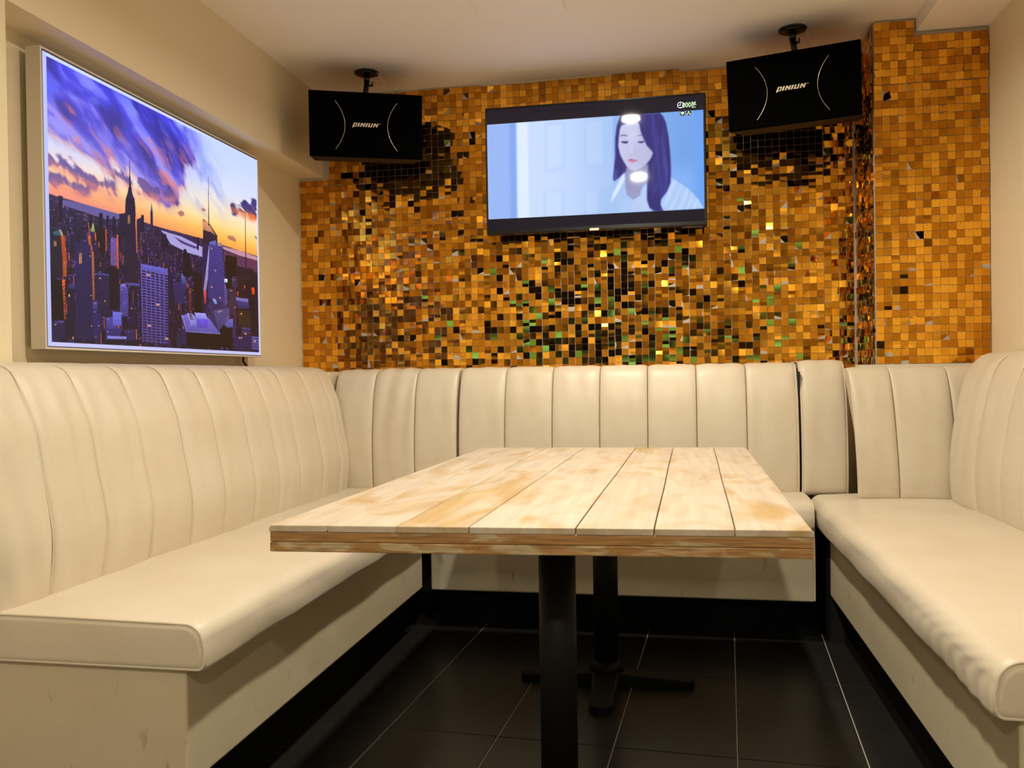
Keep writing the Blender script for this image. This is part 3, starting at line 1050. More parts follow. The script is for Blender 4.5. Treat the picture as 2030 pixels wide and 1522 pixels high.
def picture_mesh(name, img, origin, ux, uy, m, depth):
    """thin slab whose front face is a fine grid; img rows run top to bottom. origin = top left"""
    H, W = img.shape[:2]
    o, ux, uy = np.array(origin), np.array(ux), np.array(uy)
    nrm = np.cross(ux, uy); nrm = nrm / np.linalg.norm(nrm)
    a = np.linspace(0, 1, W); b = np.linspace(0, 1, H)
    A, B = np.meshgrid(a, b)
    P = o + A[..., None] * ux + B[..., None] * uy
    P = P.reshape(-1, 3)
    idx = np.arange(W * H).reshape(H, W)
    F = np.stack([idx[1:, :-1], idx[1:, 1:], idx[:-1, 1:], idx[:-1, :-1]], -1).reshape(-1, 4)
    corners = np.array([o, o + ux, o + ux + uy, o + uy]) + nrm * depth
    k = len(P)
    P = np.concatenate([P, corners])
    back = [[k, k + 1, k + 2, k + 3]]
    F = np.concatenate([F, np.array(back)])
    me = bpy.data.meshes.new(name)
    me.vertices.add(len(P)); me.vertices.foreach_set('co', P.ravel())
    me.loops.add(F.size); me.loops.foreach_set('vertex_index', F.ravel())
    me.polygons.add(len(F))
    me.polygons.foreach_set('loop_start', np.arange(0, F.size, 4))
    me.polygons.foreach_set('loop_total', np.full(len(F), 4))
    me.update(calc_edges=True)
    at_ = me.color_attributes.new('picture', 'FLOAT_COLOR', 'POINT')
    col = np.ones((len(P), 4)); col[:W * H, :3] = s2l(img.reshape(-1, 3)); col[W * H:, :3] = 0
    at_.data.foreach_set('color', col.ravel())
    me.materials.append(m)
    ob = bpy.data.objects.new(name, me)
    COL.objects.link(ob)
    return ob

# ---- the city skyline print (picture units: 1000 wide, 1000 high)
PD_clouds=[('v',[(22,30),(407,22),(511,31),(643,88),(533,205),(556,299),(495,355),(318,355),(185,298),(89,274),(18,246)]),('d',[(18,340),(87,334),(158,369),(262,380),(248,397),(164,406),(31,373),(18,375)]),('d',[(20,415),(58,413),(157,431),(103,444),(19,435)]),('d',[(210,317),(319,322),(513,328),(495,356),(384,368),(276,356)]),('d',[(182,419),(234,408),(289,418),(261,427),(201,426)]),('d',[(303,383),(347,373),(407,375),(346,390)]),('r',[(776,298),(863,252),(991,223),(993,292),(918,305),(829,314)]),('s',[(502,407),(546,392),(572,407),(528,416)]),('s',[(613,363),(665,347),(699,352),(646,364)]),('s',[(563,437),(598,435),(644,438),(607,444)]),('s',[(783,442),(826,436),(853,448),(804,450)]),('s',[(865,400),(916,397),(986,402),(927,404)]),('s',[(939,396),(991,398),(991,410),(951,407)]),('o',[(352,131),(404,126),(435,162),(396,161)]),('o',[(327,255),(386,264),(409,283),(348,277)]),('o',[(417,246),(506,258),(561,298),(472,298)]),('o',[(52,137),(103,148),(135,173),(91,166)]),('o',[(239,176),(259,177),(262,188),(246,189)]),('o',[(278,243),(335,232),(349,251),(299,259)]),('o',[(61,249),(101,257),(148,281),(106,286)]),('l',[(110,73),(164,82),(207,125),(163,120)]),('l',[(187,172),(279,197),(364,217),(278,230)]),('l',[(413,67),(477,75),(517,145),(468,128)]),('l',[(241,77),(310,79),(367,108),(309,113)])]
PD_horizon=[(15,482),(270,483),(437,489),(650,485),(988,495)]
PD_ground=[((95,85,150),[(48,489),(124,483),(270,483),(266,501),(210,516),(150,513),(43,506)]),((165,155,215),[(441,500),(539,502),(649,523),(648,567),(576,565),(530,556),(486,546),(465,519)]),((70,50,120),[(502,511),(569,524),(632,530),(608,539),(539,531)]),((190,140,160),[(762,495),(876,492),(990,499),(990,517),(865,516),(771,507)]),((90,45,80),[(771,518),(990,517),(988,579),(770,561)])]
PD_bld=[((24,12,50),None,[(46,479),(61,477),(58,569),(47,573)]),((26,14,54),None,[(151,517),(163,513),(161,564),(150,567)]),((20,10,44),None,[(186,500),(200,496),(199,554),(185,558)]),((26,14,54),None,[(214,501),(223,499),(222,548),(213,551)]),((30,18,60),None,[(237,500),(248,496),(247,554),(235,557)]),((34,20,70),None,[(263,482),(288,472),(286,568),(262,573)]),((24,12,48),None,[(354,461),(365,458),(366,525),(353,528)]),((60,45,100),None,[(370,488),(380,485),(381,522),(369,524)]),((40,40,90),None,[(395,435),(405,431),(406,516),(394,518)]),((80,90,150),None,[(400,400),(401,400),(405,433),(396,436)]),((40,25,80),None,[(338,482),(354,471),(352,540),(336,544)]),((36,20,70),None,[(413,489),(436,490),(435,527),(413,531)]),((30,16,60),None,[(441,510),(465,510),(477,561),(439,569)]),((26,14,50),None,[(620,487),(631,484),(629,541),(619,542)]),((14,8,26),None,[(168,550),(207,553),(206,642),(168,643)]),((220,95,50),None,[(209,553),(213,552),(213,633),(208,634)]),((180,190,120),None,[(163,540),(165,545),(171,573),(154,575)]),((60,40,90),None,[(152,576),(171,574),(174,607),(152,608)]),((235,110,50),None,[(169,575),(173,575),(175,604),(170,604)]),((210,110,90),None,[(145,545),(148,546),(152,587),(149,588)]),((45,38,95),('g',6,6,(20,14,45)),[(166,605),(183,605),(185,645),(165,646)]),((230,120,60),None,[(182,607),(185,607),(186,626),(183,627)]),((34,22,60),None,[(240,562),(247,545),(265,540),(269,608)]),((70,80,190),('g',16,6,(150,90,110)),[(228,581),(254,576),(252,683),(226,683)]),((240,110,50),None,[(252,563),(258,562),(258,694),(251,692)]),((22,14,45),None,[(217,689),(257,691),(252,845),(225,849)]),((18,12,34),('v',8,0,(30,24,50)),[(20,622),(53,617),(56,758),(18,764)]),((60,110,130),None,[(26,609),(47,597),(57,614),(31,619)]),((205,195,150),None,[(47,596),(51,594),(61,613),(55,615)]),((235,105,35),('g',22,3,(120,45,25)),[(53,616),(65,613),(71,700),(57,699)]),((215,110,40),('g',14,3,(130,60,30)),[(57,699),(71,700),(68,755),(57,753)]),((15,9,22),None,[(18,768),(55,766),(58,912),(17,915)]),((240,110,50),None,[(54,766),(63,763),(63,782),(54,783)]),((235,120,50),('h',16,0,(25,12,25)),[(54,783),(63,782),(63,904),(58,904)]),((48,40,95),('g',10,6,(24,18,50)),[(18,913),(60,906),(63,970),(17,972)]),((95,85,150),None,[(17,912),(51,906),(62,907),(50,916)]),((60,70,130),None,[(71,786),(87,771),(96,785),(96,800)]),((36,26,70),('g',12,5,(20,14,40)),[(67,792),(96,791),(93,967),(68,970)]),((32,26,72),None,[(100,630),(110,617),(111,592),(144,585)]),((50,44,112),('v',9,0,(22,18,50)),[(100,626),(148,613),(145,966),(95,970)]),((44,40,104),('g',40,4,(22,18,56)),[(145,654),(159,648),(160,966),(144,966)]),((240,130,50),('g',8,3,(120,60,40)),[(144,592),(154,590),(156,623),(147,627)]),((200,110,60),('g',6,3,(90,50,50)),[(152,627),(160,625),(161,648),(153,649)]),((220,130,70),('g',30,3,(80,50,60)),[(156,649),(165,648),(165,823),(157,823)]),((60,55,130),('g',22,5,(25,20,60)),[(155,856),(185,856),(185,964),(157,966)]),((90,85,165),('v',6,0,(45,40,100)),[(157,827),(180,822),(181,856),(157,857)]),((52,46,100),('g',18,6,(20,14,40)),[(173,725),(220,723),(221,875),(174,870)]),((80,80,150),None,[(173,723),(181,718),(220,719),(220,725),(172,729)]),((14,10,26),None,[(220,711),(230,703),(228,847),(221,849)]),((110,100,190),('g',22,7,(45,35,90)),[(261,760),(293,755),(292,868),(260,872)]),((140,130,215),None,[(264,748),(283,743),(287,757),(261,760)]),((95,95,190),('g',10,7,(50,45,110)),[(205,880),(239,875),(240,923),(205,926)]),((120,120,220),None,[(230,855),(264,855),(264,908),(230,907)]),((70,65,150),('g',6,10,(30,25,70)),[(201,923),(261,915),(260,960),(202,964)]),((150,150,225),None,[(208,948),(295,947),(294,956),(209,959)]),((40,30,80),('g',8,5,(24,16,50)),[(299,816),(321,814),(323,907),(300,908)]),((90,90,170),None,[(287,738),(339,734),(339,746),(287,748)]),((60,55,120),('g',8,6,(30,20,60)),[(283,920),(319,918),(318,959),(283,960)]),((30,18,62),None,[(291,413),(327,401),(330,439),(288,452)]),((34,22,70),('v',9,0,(22,14,46)),[(288,449),(330,433),(334,734),(278,736)]),((44,30,84),None,[(298,393),(319,387),(325,406),(292,415)]),((40,28,78),None,[(304,366),(315,362),(319,390),(298,397)]),((40,28,78),None,[(307,324),(312,322),(314,366),(305,368)]),((50,36,90),None,[(309,259),(311,259),(311,326),(307,327)]),((235,140,70),None,[(329,475),(335,473),(335,615),(331,616)]),((30,20,70),None,[(473,668),(494,667),(494,822),(473,824)]),((112,110,205),None,[(349,654),(468,654),(470,678),(348,674)]),((112,98,185),('g',26,6,(18,10,44)),[(348,674),(470,676),(467,970),(349,966)]),((90,110,190),('h',6,0,(50,60,130)),[(534,662),(557,660),(557,705),(535,706)]),((55,48,110),None,[(497,708),(535,696),(553,712),(548,791),(499,791)]),((170,60,60),('h',12,0,(30,16,40)),[(573,719),(586,717),(583,823),(573,824)]),((40,26,60),('h',14,0,(24,14,36)),[(586,711),(600,711),(597,823),(583,823)]),((14,10,20),None,[(603,638),(644,651),(641,820),(599,823)]),((18,12,36),None,[(562,551),(550,553),(545,672),(603,662)]),((30,26,70),None,[(655,395),(693,409),(735,452),(734,493),(653,510)]),((225,160,130),('h',5,0,(60,50,100)),[(656,401),(684,406),(725,453),(698,444),(655,444)]),((25,22,40),None,[(689,191),(690,190),(689,419),(684,420)]),((40,36,95),('h',26,0,(26,22,66)),[(652,511),(688,505),(677,609),(665,771),(641,815)]),((175,165,215),None,[(686,508),(689,511),(677,657),(664,722),(650,715),(660,661)]),((215,90,80),None,[(651,715),(666,718),(663,771),(656,776)]),((88,82,168),('g',26,9,(38,30,86)),[(688,502),(762,496),(788,765),(676,753)]),((110,125,210),None,[(688,492),(724,476),(731,498),(688,502)]),((190,170,170),('g',3,4,(110,90,120)),[(736,482),(759,478),(762,496),(735,500)]),((110,105,180),('g',14,3,(60,50,110)),[(771,668),(788,674),(788,765),(771,768)]),((16,10,22),None,[(780,530),(852,528),(848,692),(780,689)]),((30,20,50),('h',16,0,(70,50,80)),[(791,683),(845,679),(839,804),(796,804)]),((220,230,250),None,[(771,645),(791,642),(791,659),(773,662)]),((70,60,110),('g',6,4,(40,30,70)),[(817,626),(849,623),(848,679),(816,679)]),((26,18,44),('g',20,9,(38,28,60)),[(856,571),(954,567),(995,597),(990,970),(841,966)]),((40,32,70),None,[(877,571),(954,564),(957,580),(876,590)]),((25,22,40),None,[(911,295),(913,294),(913,565),(907,567)]),((25,22,40),None,[(912,236),(913,236),(913,299),(911,299)]),((235,90,40),None,[(945,660),(965,657),(967,691),(948,694)]),((230,90,40),None,[(895,654),(902,657),(902,673),(895,672)]),((230,90,40),None,[(851,694),(858,692),(856,718),(851,718)]),((135,125,195),None,[(839,722),(922,720),(921,745),(843,736)]),((70,60,125),None,[(843,736),(922,738),(930,766),(852,776)]),((20,12,26),('g',8,6,(60,44,40)),[(852,780),(937,775),(937,862),(855,868)]),((85,75,145),('g',2,3,(22,14,36)),[(876,864),(937,866),(937,898),(876,898)]),((60,50,120),('v',9,0,(25,16,40)),[(825,906),(940,898),(937,976),(823,976)]),((120,110,190),('g',5,4,(40,30,60)),[(941,903),(992,904),(994,973),(941,971)]),((14,9,24),None,[(737,844),(815,867),(812,967),(742,966)]),((110,110,190),None,[(737,839),(786,873),(820,867),(821,827)]),((58,50,104),None,[(681,757),(799,769),(796,780),(705,803)]),((105,100,165),('v',14,0,(52,42,84)),[(705,800),(799,777),(801,824),(733,890)]),((66,58,110),None,[(681,757),(705,800),(733,890),(684,847)]),((150,170,230),None,[(699,746),(717,746),(728,768),(712,770)]),((126,116,205),None,[(532,840),(565,831),(677,837),(742,904),(556,907)]),((170,160,235),None,[(532,839),(536,839),(559,906),(742,902),(742,907),(556,909)]),((16,9,20),None,[(556,909),(741,906),(745,975),(555,975)]),((60,50,130),('h',9,0,(24,16,50)),[(532,850),(556,909),(556,970),(530,967)]),((190,185,245),None,[(560,827),(589,827),(608,861),(576,862)]),((20,14,40),('h',6,0,(150,140,210)),[(567,831),(587,829),(600,857),(579,857)]),((150,140,225),None,[(576,862),(608,861),(607,879),(578,884)]),((170,165,245),None,[(599,821),(659,818),(673,843),(612,846)]),((118,95,220),None,[(612,846),(673,843),(672,883),(614,886)])]

def paint_city():
    c = Canvas(1300, 864, 1000.0, 1000.0)
    X, Y = c.X, c.Y
    hx_ = [p[0] for p in PD_horizon]; hy_ = [p[1] for p in PD_horizon]
    hz = np.interp(c.ax, hx_, hy_)[None, :] + 0 * Y
    up = np.clip((hz - Y) / 1000.0 * 1.35, 0, 1)
    xr = X / 1000.0
    def lerp(stops, t):
        out = np.zeros(t.shape + (3,))
        ts = [s_[0] for s_ in stops]
        for k in range(3):
            out[..., k] = np.interp(t, ts, [s_[1][k] for s_ in stops])
        return out
    left = lerp([(0, (238, 140, 125)), (0.05, (246, 165, 125)), (0.11, (250, 205, 160)), (0.17, (236, 222, 222)), (0.26, (200, 205, 250)), (0.45, (90, 95, 240)), (1, (60, 60, 225))], up)
    right = lerp([(0, (240, 160, 70)), (0.06, (248, 190, 90)), (0.13, (252, 220, 150)), (0.22, (244, 228, 205)), (0.36, (214, 222, 248)), (0.6, (196, 214, 252)), (1, (180, 200, 255))], up)
    w = np.clip((xr - 0.10) / 0.62, 0, 1)[..., None]
    c.img = left * (1 - w) + right * w
    # wispy noise drawn out down to the right
    wx = (fbm(X / 160.0, Y / 160.0, 61, 4) - 0.5) * 90
    wy = (fbm(X / 160.0, Y / 160.0, 71, 4) - 0.5) * 90
    ca, sa = math.cos(0.60), math.sin(0.60)
    Xw, Yw = X * 1.5 + wx, Y + wy
    U = (Xw * ca + Yw * sa) / 1000; Vv = (-Xw * sa + Yw * ca) / 1000
    n1 = fbm(U * 3.2 + 3, Vv * 9.0, 3, 6)
    n2 = fbm(U * 5 + 9, Vv * 15, 21, 6)
    n3 = fbm(U * 9, Vv * 26, 40, 6)
    nf = fbm(U * 14 + 2, Vv * 30 + 7, 90, 5)
    # a few blue wisps in the pale sky to the right of the cloud bank
    wsp = c.soft([(500, 20), (640, 80), (760, 190), (760, 330), (620, 330), (520, 200)], 50)
    c.mix(np.clip((n2 - 0.53) * 6, 0, 1) * wsp * 0.8, (120, 140, 240))
    for kind, pts in PD_clouds:
        if kind == 'v':
            m = c.soft(pts, 40)
            tl = c.soft([(-50, -50), (480, -50), (560, 60), (515, 90), (405, 80), (30, 120), (-50, 330)], 40)
            m = np.maximum(m, tl)
            a = np.clip((m * 1.5 + (n1 - 0.47) * 3.2 - 0.50) * 2.2, 0, 1) * np.clip(m * 6 - 0.3, 0, 1)
            deep = np.array((62, 62, 228.)); viol = np.array((100, 84, 190.))
            t = np.clip(Y / 360.0, 0, 1)[..., None]
            colr = deep * (1 - t) + viol * t
            lt = np.clip((n2 - 0.50) * 5, 0, 1)[..., None]
            colr = colr + lt * np.array((62, 66, 42.))
            dk = np.clip((0.47 - n2) * 6, 0, 1)[..., None]
            colr = colr - dk * np.array((18, 18, 60.))
            pk = np.clip((n3 - 0.535) * 8, 0, 1) * np.clip((Y / 1000 - 0.05) * 5, 0, 1) * (0.45 + 0.55 * np.clip(X / 450, 0, 1))
            pk = pk[..., None] * 0.75
            colr = colr * (1 - pk) + np.array((226, 128, 130.)) * pk
            # rims catch the low sun
            rim = (np.clip(a * 2.2, 0, 1) * (1 - a) * 2.0 * np.clip((Y / 1000 - 0.14) * 6, 0, 1))[..., None]
            rim = np.clip(rim, 0, 0.8)
            colr = colr * (1 - rim) + np.array((236, 160, 150.)) * rim
            a = a[..., None]
            c.img = c.img * (1 - a) + colr * a
        else:
            bl = {'d': 9, 'r': 9, 's': 5, 'o': 12, 'l': 18}[kind]
            m = c.soft(pts, bl)
            e = (nf - 0.47) * (3.2 if kind in 'dr' else 2.0)
            a = np.clip((m + e - 0.36) * 2.6, 0, 1) * np.clip(m * 8, 0, 1)
            if kind == 'd':
                c.mix(a * 0.88, (88, 72, 150))
                low = c.soft([(p[0] + 6, p[1] + 12) for p in pts], bl) * (1 - m)
                c.mix(np.clip(low * 1.1 + e * low, 0, 0.6), (225, 125, 120))
            elif kind == 'r':
                c.mix(a, (62, 52, 120))
                low = c.soft([(785, 292), (840, 296), (900, 290), (985, 296), (992, 318), (930, 322), (870, 318)], 9)
                c.mix(np.clip(low * 1.3 * (0.5 + 2.2 * (nf - 0.35)), 0, 0.95), (238, 118, 64))
            elif kind == 's':
                c.mix(a * 0.85, (165, 95, 95))
            elif kind == 'o':
                c.mix(np.clip(a, 0, 1) * 0.55, (232, 132, 128))
            elif kind == 'l':
                c.mix(np.clip(a, 0, 1) * 0.4, (125, 140, 250))
    # city below the horizon
    g = np.clip((Y - hz) / 1000, 0, 1)
    land = (Y > hz)
    base = lerp([(0, (60, 44, 96)), (0.03, (44, 28, 84)), (0.12, (30, 18, 62)), (0.5, (20, 11, 38)), (1, (16, 9, 28))], g)
    sp = vnoise(X * 0.45, Y * 0.6, 77)
    sp2 = vnoise(X * 0.25 + 5, Y * 0.35, 55)
    base = base * (0.30 + 0.85 * sp2[..., None])
    base = base + (np.clip((sp - 0.80) * 5, 0, 1) * (0.25 + 0.75 * np.clip(1 - g * 2.2, 0, 1)))[..., None] * np.array((120, 110, 200.))
    c.img[land] = base[land]
    rr = np.random.RandomState(5)
    for k in range(1500):
        x = rr.uniform(5, 990)
        h0 = np.interp(x, hx_, hy_)
        t = rr.beta(1.0, 2.0)
        y = h0 + 14 + t * (980 - h0)
        sc = 0.25 + 0.75 * (y - h0) / 450
        w_ = rr.uniform(4, 20) * sc * 1.2
        hh = rr.uniform(14, 90) * sc
        cc = np.array((26, 16, 50.)) * rr.uniform(0.2, 1.7) + rr.uniform(-4, 10, 3)
        pts = [(x, y), (x + w_, y + 2), (x + w_, y + hh), (x, y + hh)]
        c.fill(pts, np.clip(cc, 4, 255))
        if rr.rand() < 0.35:
            c.fill([(x, y), (x + w_, y + 2), (x + w_, y + 5), (x, y + 3)], np.clip(cc * 2.4 + 14, 0, 255))
        if rr.rand() < 0.45:
            for q in range(rr.randint(2, 7)):
                lx, ly = x + rr.uniform(0, w_), y + rr.uniform(0, hh)
                c.fill([(lx, ly), (lx + 1.7, ly), (lx + 1.7, ly + 1.8), (lx, ly + 1.8)], [(150, 140, 235), (120, 110, 200), (200, 190, 240), (230, 130, 90)][rr.randint(4)])
        if rr.rand() < 0.10:
            c.fill([(x + w_ * 0.8, y), (x + w_, y + 2), (x + w_, y + hh * 0.8), (x + w_ * 0.8, y + hh * 0.8)], (190, 90, 60))
    for colr, pts in PD_ground:
        c.fill(pts, colr)
    for colr, pat, pts in PD_bld:
        sl, m = c.mask(pts)
        if not m.any(): continue
        Xs, Ys = X[sl], Y[sl]
        sh = np.clip(1.05 - 0.25 * (Ys - min(p[1] for p in pts)) / (max(p[1] for p in pts) - min(p[1] for p in pts) + 1), 0.7, 1.1)
        sub = c.img[sl]
        cc = 255 * (np.asarray(colr, float)[None, None] / 255) ** 1.22 * sh[..., None] * (0.9 + 0.2 * vnoise(Xs * 0.3, Ys * 0.3, 9))[..., None]
        if pat and len(pts) == 4:
            (ax_, ay_), (bx_, by_), (cx_, cy_), (dx_, dy_) = pts
            tl = ay_ + (by_ - ay_) * (Xs - ax_) / (bx_ - ax_ + 1e-6)
            bl = dy_ + (cy_ - dy_) * (Xs - dx_) / (cx_ - dx_ + 1e-6)
            b = (Ys - tl) / (bl - tl + 1e-6)
            lx = ax_ + (dx_ - ax_) * (Ys - ay_) / (dy_ - ay_ + 1e-6)
            rx = bx_ + (cx_ - bx_) * (Ys - by_) / (cy_ - by_ + 1e-6)
            a = (Xs - lx) / (rx - lx + 1e-6)
            kd, n, mm, c2 = pat
            if kd == 'g': dk = ((b * n) % 1 > 0.42) & ((a * mm) % 1 > 0.22)
            elif kd == 'h': dk = (b * n) % 1 > 0.5
            else: dk = (a * n) % 1 > 0.5
            lit = hash2(np.floor(a * max(mm, 4)), np.floor(b * n), 31) > 0.985
            cc = np.where(dk[..., None], np.asarray(c2, float), cc)
            cc = np.where((dk & lit)[..., None], np.array((220, 150, 90.)), cc)
        sub[m] = cc[m]
    return np.clip(c.half(), 0, 255)

LBX = thing('lightbox_picture', 'backlit city skyline at sunset in a white frame on the left wall', 'picture', (-1.70, 2.686, 1.505))
y0_, y1_, z0_, z1_ = 2.063, 3.309, 1.092, 1.918
fb, xf = 0.0035, -1.680
def hollow_frame(ya, yb, za, zb, t, xa, xb):
    return MB().box(xa, xb, ya, ya + t, za, zb).box(xa, xb, yb - t, yb, za, zb).box(xa, xb, ya + t, yb - t, za, za + t).box(xa, xb, ya + t, yb - t, zb - t, zb)
at(LBX, hollow_frame(y0_, y1_, z0_, z1_, 0.006, xf - 0.046, xf).build('frame', M['frame'], bevel=0.001))
at(LBX, MB().box(xf - 0.045, xf - 0.030, y0_ + 0.006, y1_ - 0.006, z0_ + 0.006, z1_ - 0.006).build('back_panel', M['frame']))
city = paint_city()
bw = 0.0215
PW, PH = (y1_ - y0_), (z1_ - z0_)
ix0 = int(round(bw / PW * city.shape[1])); iy0 = int(round(bw * 0.72 / PH * city.shape[0]))
margin = np.array((205, 214, 250.))
cm = city.copy()
cm[:iy0] = margin;  cm[-iy0:] = (196, 196, 246); cm[:, :ix0] = (186, 192, 244); cm[:, -ix0 // 2:] = (206, 214, 250); cm[:3] = cm[-2:] = (40, 30, 34); cm[:, :3] = (60, 48, 60)
pr = picture_mesh('print', cm, (xf - 0.002, y0_ + 0.006, z1_ - 0.006), (0, PW - 0.012, 0), (0, 0, -(PH - 0.012)), M['print'], 0.004)
at(LBX, pr)
# strip of light that leaks out behind the box
at(LBX, MB().box(XL + 0.006, XL + 0.012, y0_ + 0.05, y1_ - 0.05, z1_ - 0.03, z1_ - 0.02)
   .build('led_strip', mat('cool_led_strip', (0.8, 0.8, 0.8), 0.5, emit=(0.62, 0.70, 1.0), estr=0.5)))
at(LBX, MB().box(XL + 0.0, xf - 0.045, 2.3, 2.36, 1.4, 1.5).box(XL + 0.0, xf - 0.045, 3.0, 3.06, 1.4, 1.5).build('wall_bracket', M['frame']))
cb = MB().tube([(-1.722, 3.235, 1.092), (-1.724, 3.236, 1.075), (-1.722, 3.262, 1.056), (-1.728, 3.285, 1.030), (-1.735, 3.30, 1.00), (-1.742, 3.30, 0.95)], 0.0045, 8).build('power_cord', M['black'])
tag(cb, 'short black cord hanging from the lit picture down behind the left bench', 'cord')

# ------------------------------------------------------------------ television
TVD=[('pic',[(11,156),(1985,150),(1987,1032),(21,1036)]),('door',[(306,154),(1211,152),(1198,1036),(285,1036)]),('lwall',[(11,156),(306,154),(285,1036),(21,1036)]),('p1',[(561,171),(741,173),(734,593),(555,627)]),('p2',[(928,162),(1103,167),(1103,593),(922,593)]),('p3',[(540,787),(726,808),(722,1042),(542,1038)]),('p4',[(907,806),(1068,804),(1040,1040),(916,1040)]),('hairback',[(1249,150),(1426,152),(1601,152),(1629,184),(1654,243),(1675,369),(1686,487),(1692,618),(1690,781),(1658,859),(1605,926),(1597,966),(1631,1034),(1538,1027),(1496,1000),(1473,926),(1479,835),(1479,736),(1470,671),(1302,660),(1281,673),(1241,709),(1190,743),(1175,719),(1186,620),(1198,523),(1200,357),(1215,247)]),('neck',[(1295,627),(1492,605),(1489,751),(1437,812),(1416,878),(1357,920),(1297,871),(1283,804),(1283,713)]),('shirtL',[(1281,662),(1283,713),(1283,804),(1297,871),(1352,920),(1323,958),(1312,1030),(1013,1036),(1015,857),(1055,806),(1122,783),(1181,747),(1234,709)]),('shirtR',[(1352,920),(1416,884),(1437,819),(1475,776),(1477,926),(1498,1000),(1532,1027),(1312,1030),(1327,958)]),('shirtR2',[(1692,738),(1734,764),(1816,821),(1880,882),(1943,964),(1973,1023),(1620,1032),(1597,973),(1605,926),(1658,859),(1690,781)]),('collar',[(1274,669),(1281,726),(1213,854),(1150,939),(1173,852),(1213,774)]),('face',[(1253,243),(1312,224),(1411,226),(1443,295),(1475,395),(1532,477),(1538,504),(1517,555),(1477,605),(1426,637),(1373,654),(1333,648),(1302,620),(1264,553),(1238,492),(1226,426),(1232,346),(1241,281)]),('bang',[(1418,207),(1483,186),(1586,304),(1597,456),(1582,506),(1538,504),(1481,435),(1449,361),(1426,293)]),('browL',[(1243,331),(1272,323),(1312,335),(1308,344),(1272,335),(1243,340)]),('browR',[(1397,342),(1437,333),(1449,342),(1443,346),(1401,348)]),('eyeL',[(1249,386),(1285,386),(1319,390),(1310,405),(1285,407),(1262,399)]),('eyeR',[(1397,399),(1422,395),(1458,395),(1460,407),(1432,414),(1411,407)]),('nose',[(1329,498),(1348,506),(1388,502),(1382,506),(1348,511),(1331,506)]),('lip1',[(1308,557),(1335,546),(1361,555),(1407,561),(1361,568),(1335,563)]),('lip2',[(1312,561),(1361,568),(1407,563),(1380,578),(1348,582),(1321,574)]),('hl1',[(1578,304),(1586,350),(1597,403),(1591,456),(1578,369)]),('hl2',[(1622,515),(1631,589),(1627,679),(1620,614)]),('hl3',[(1196,620),(1207,635),(1205,694),(1211,728),(1190,734)]),('hl4',[(1559,781),(1572,793),(1540,871),(1525,890)])]

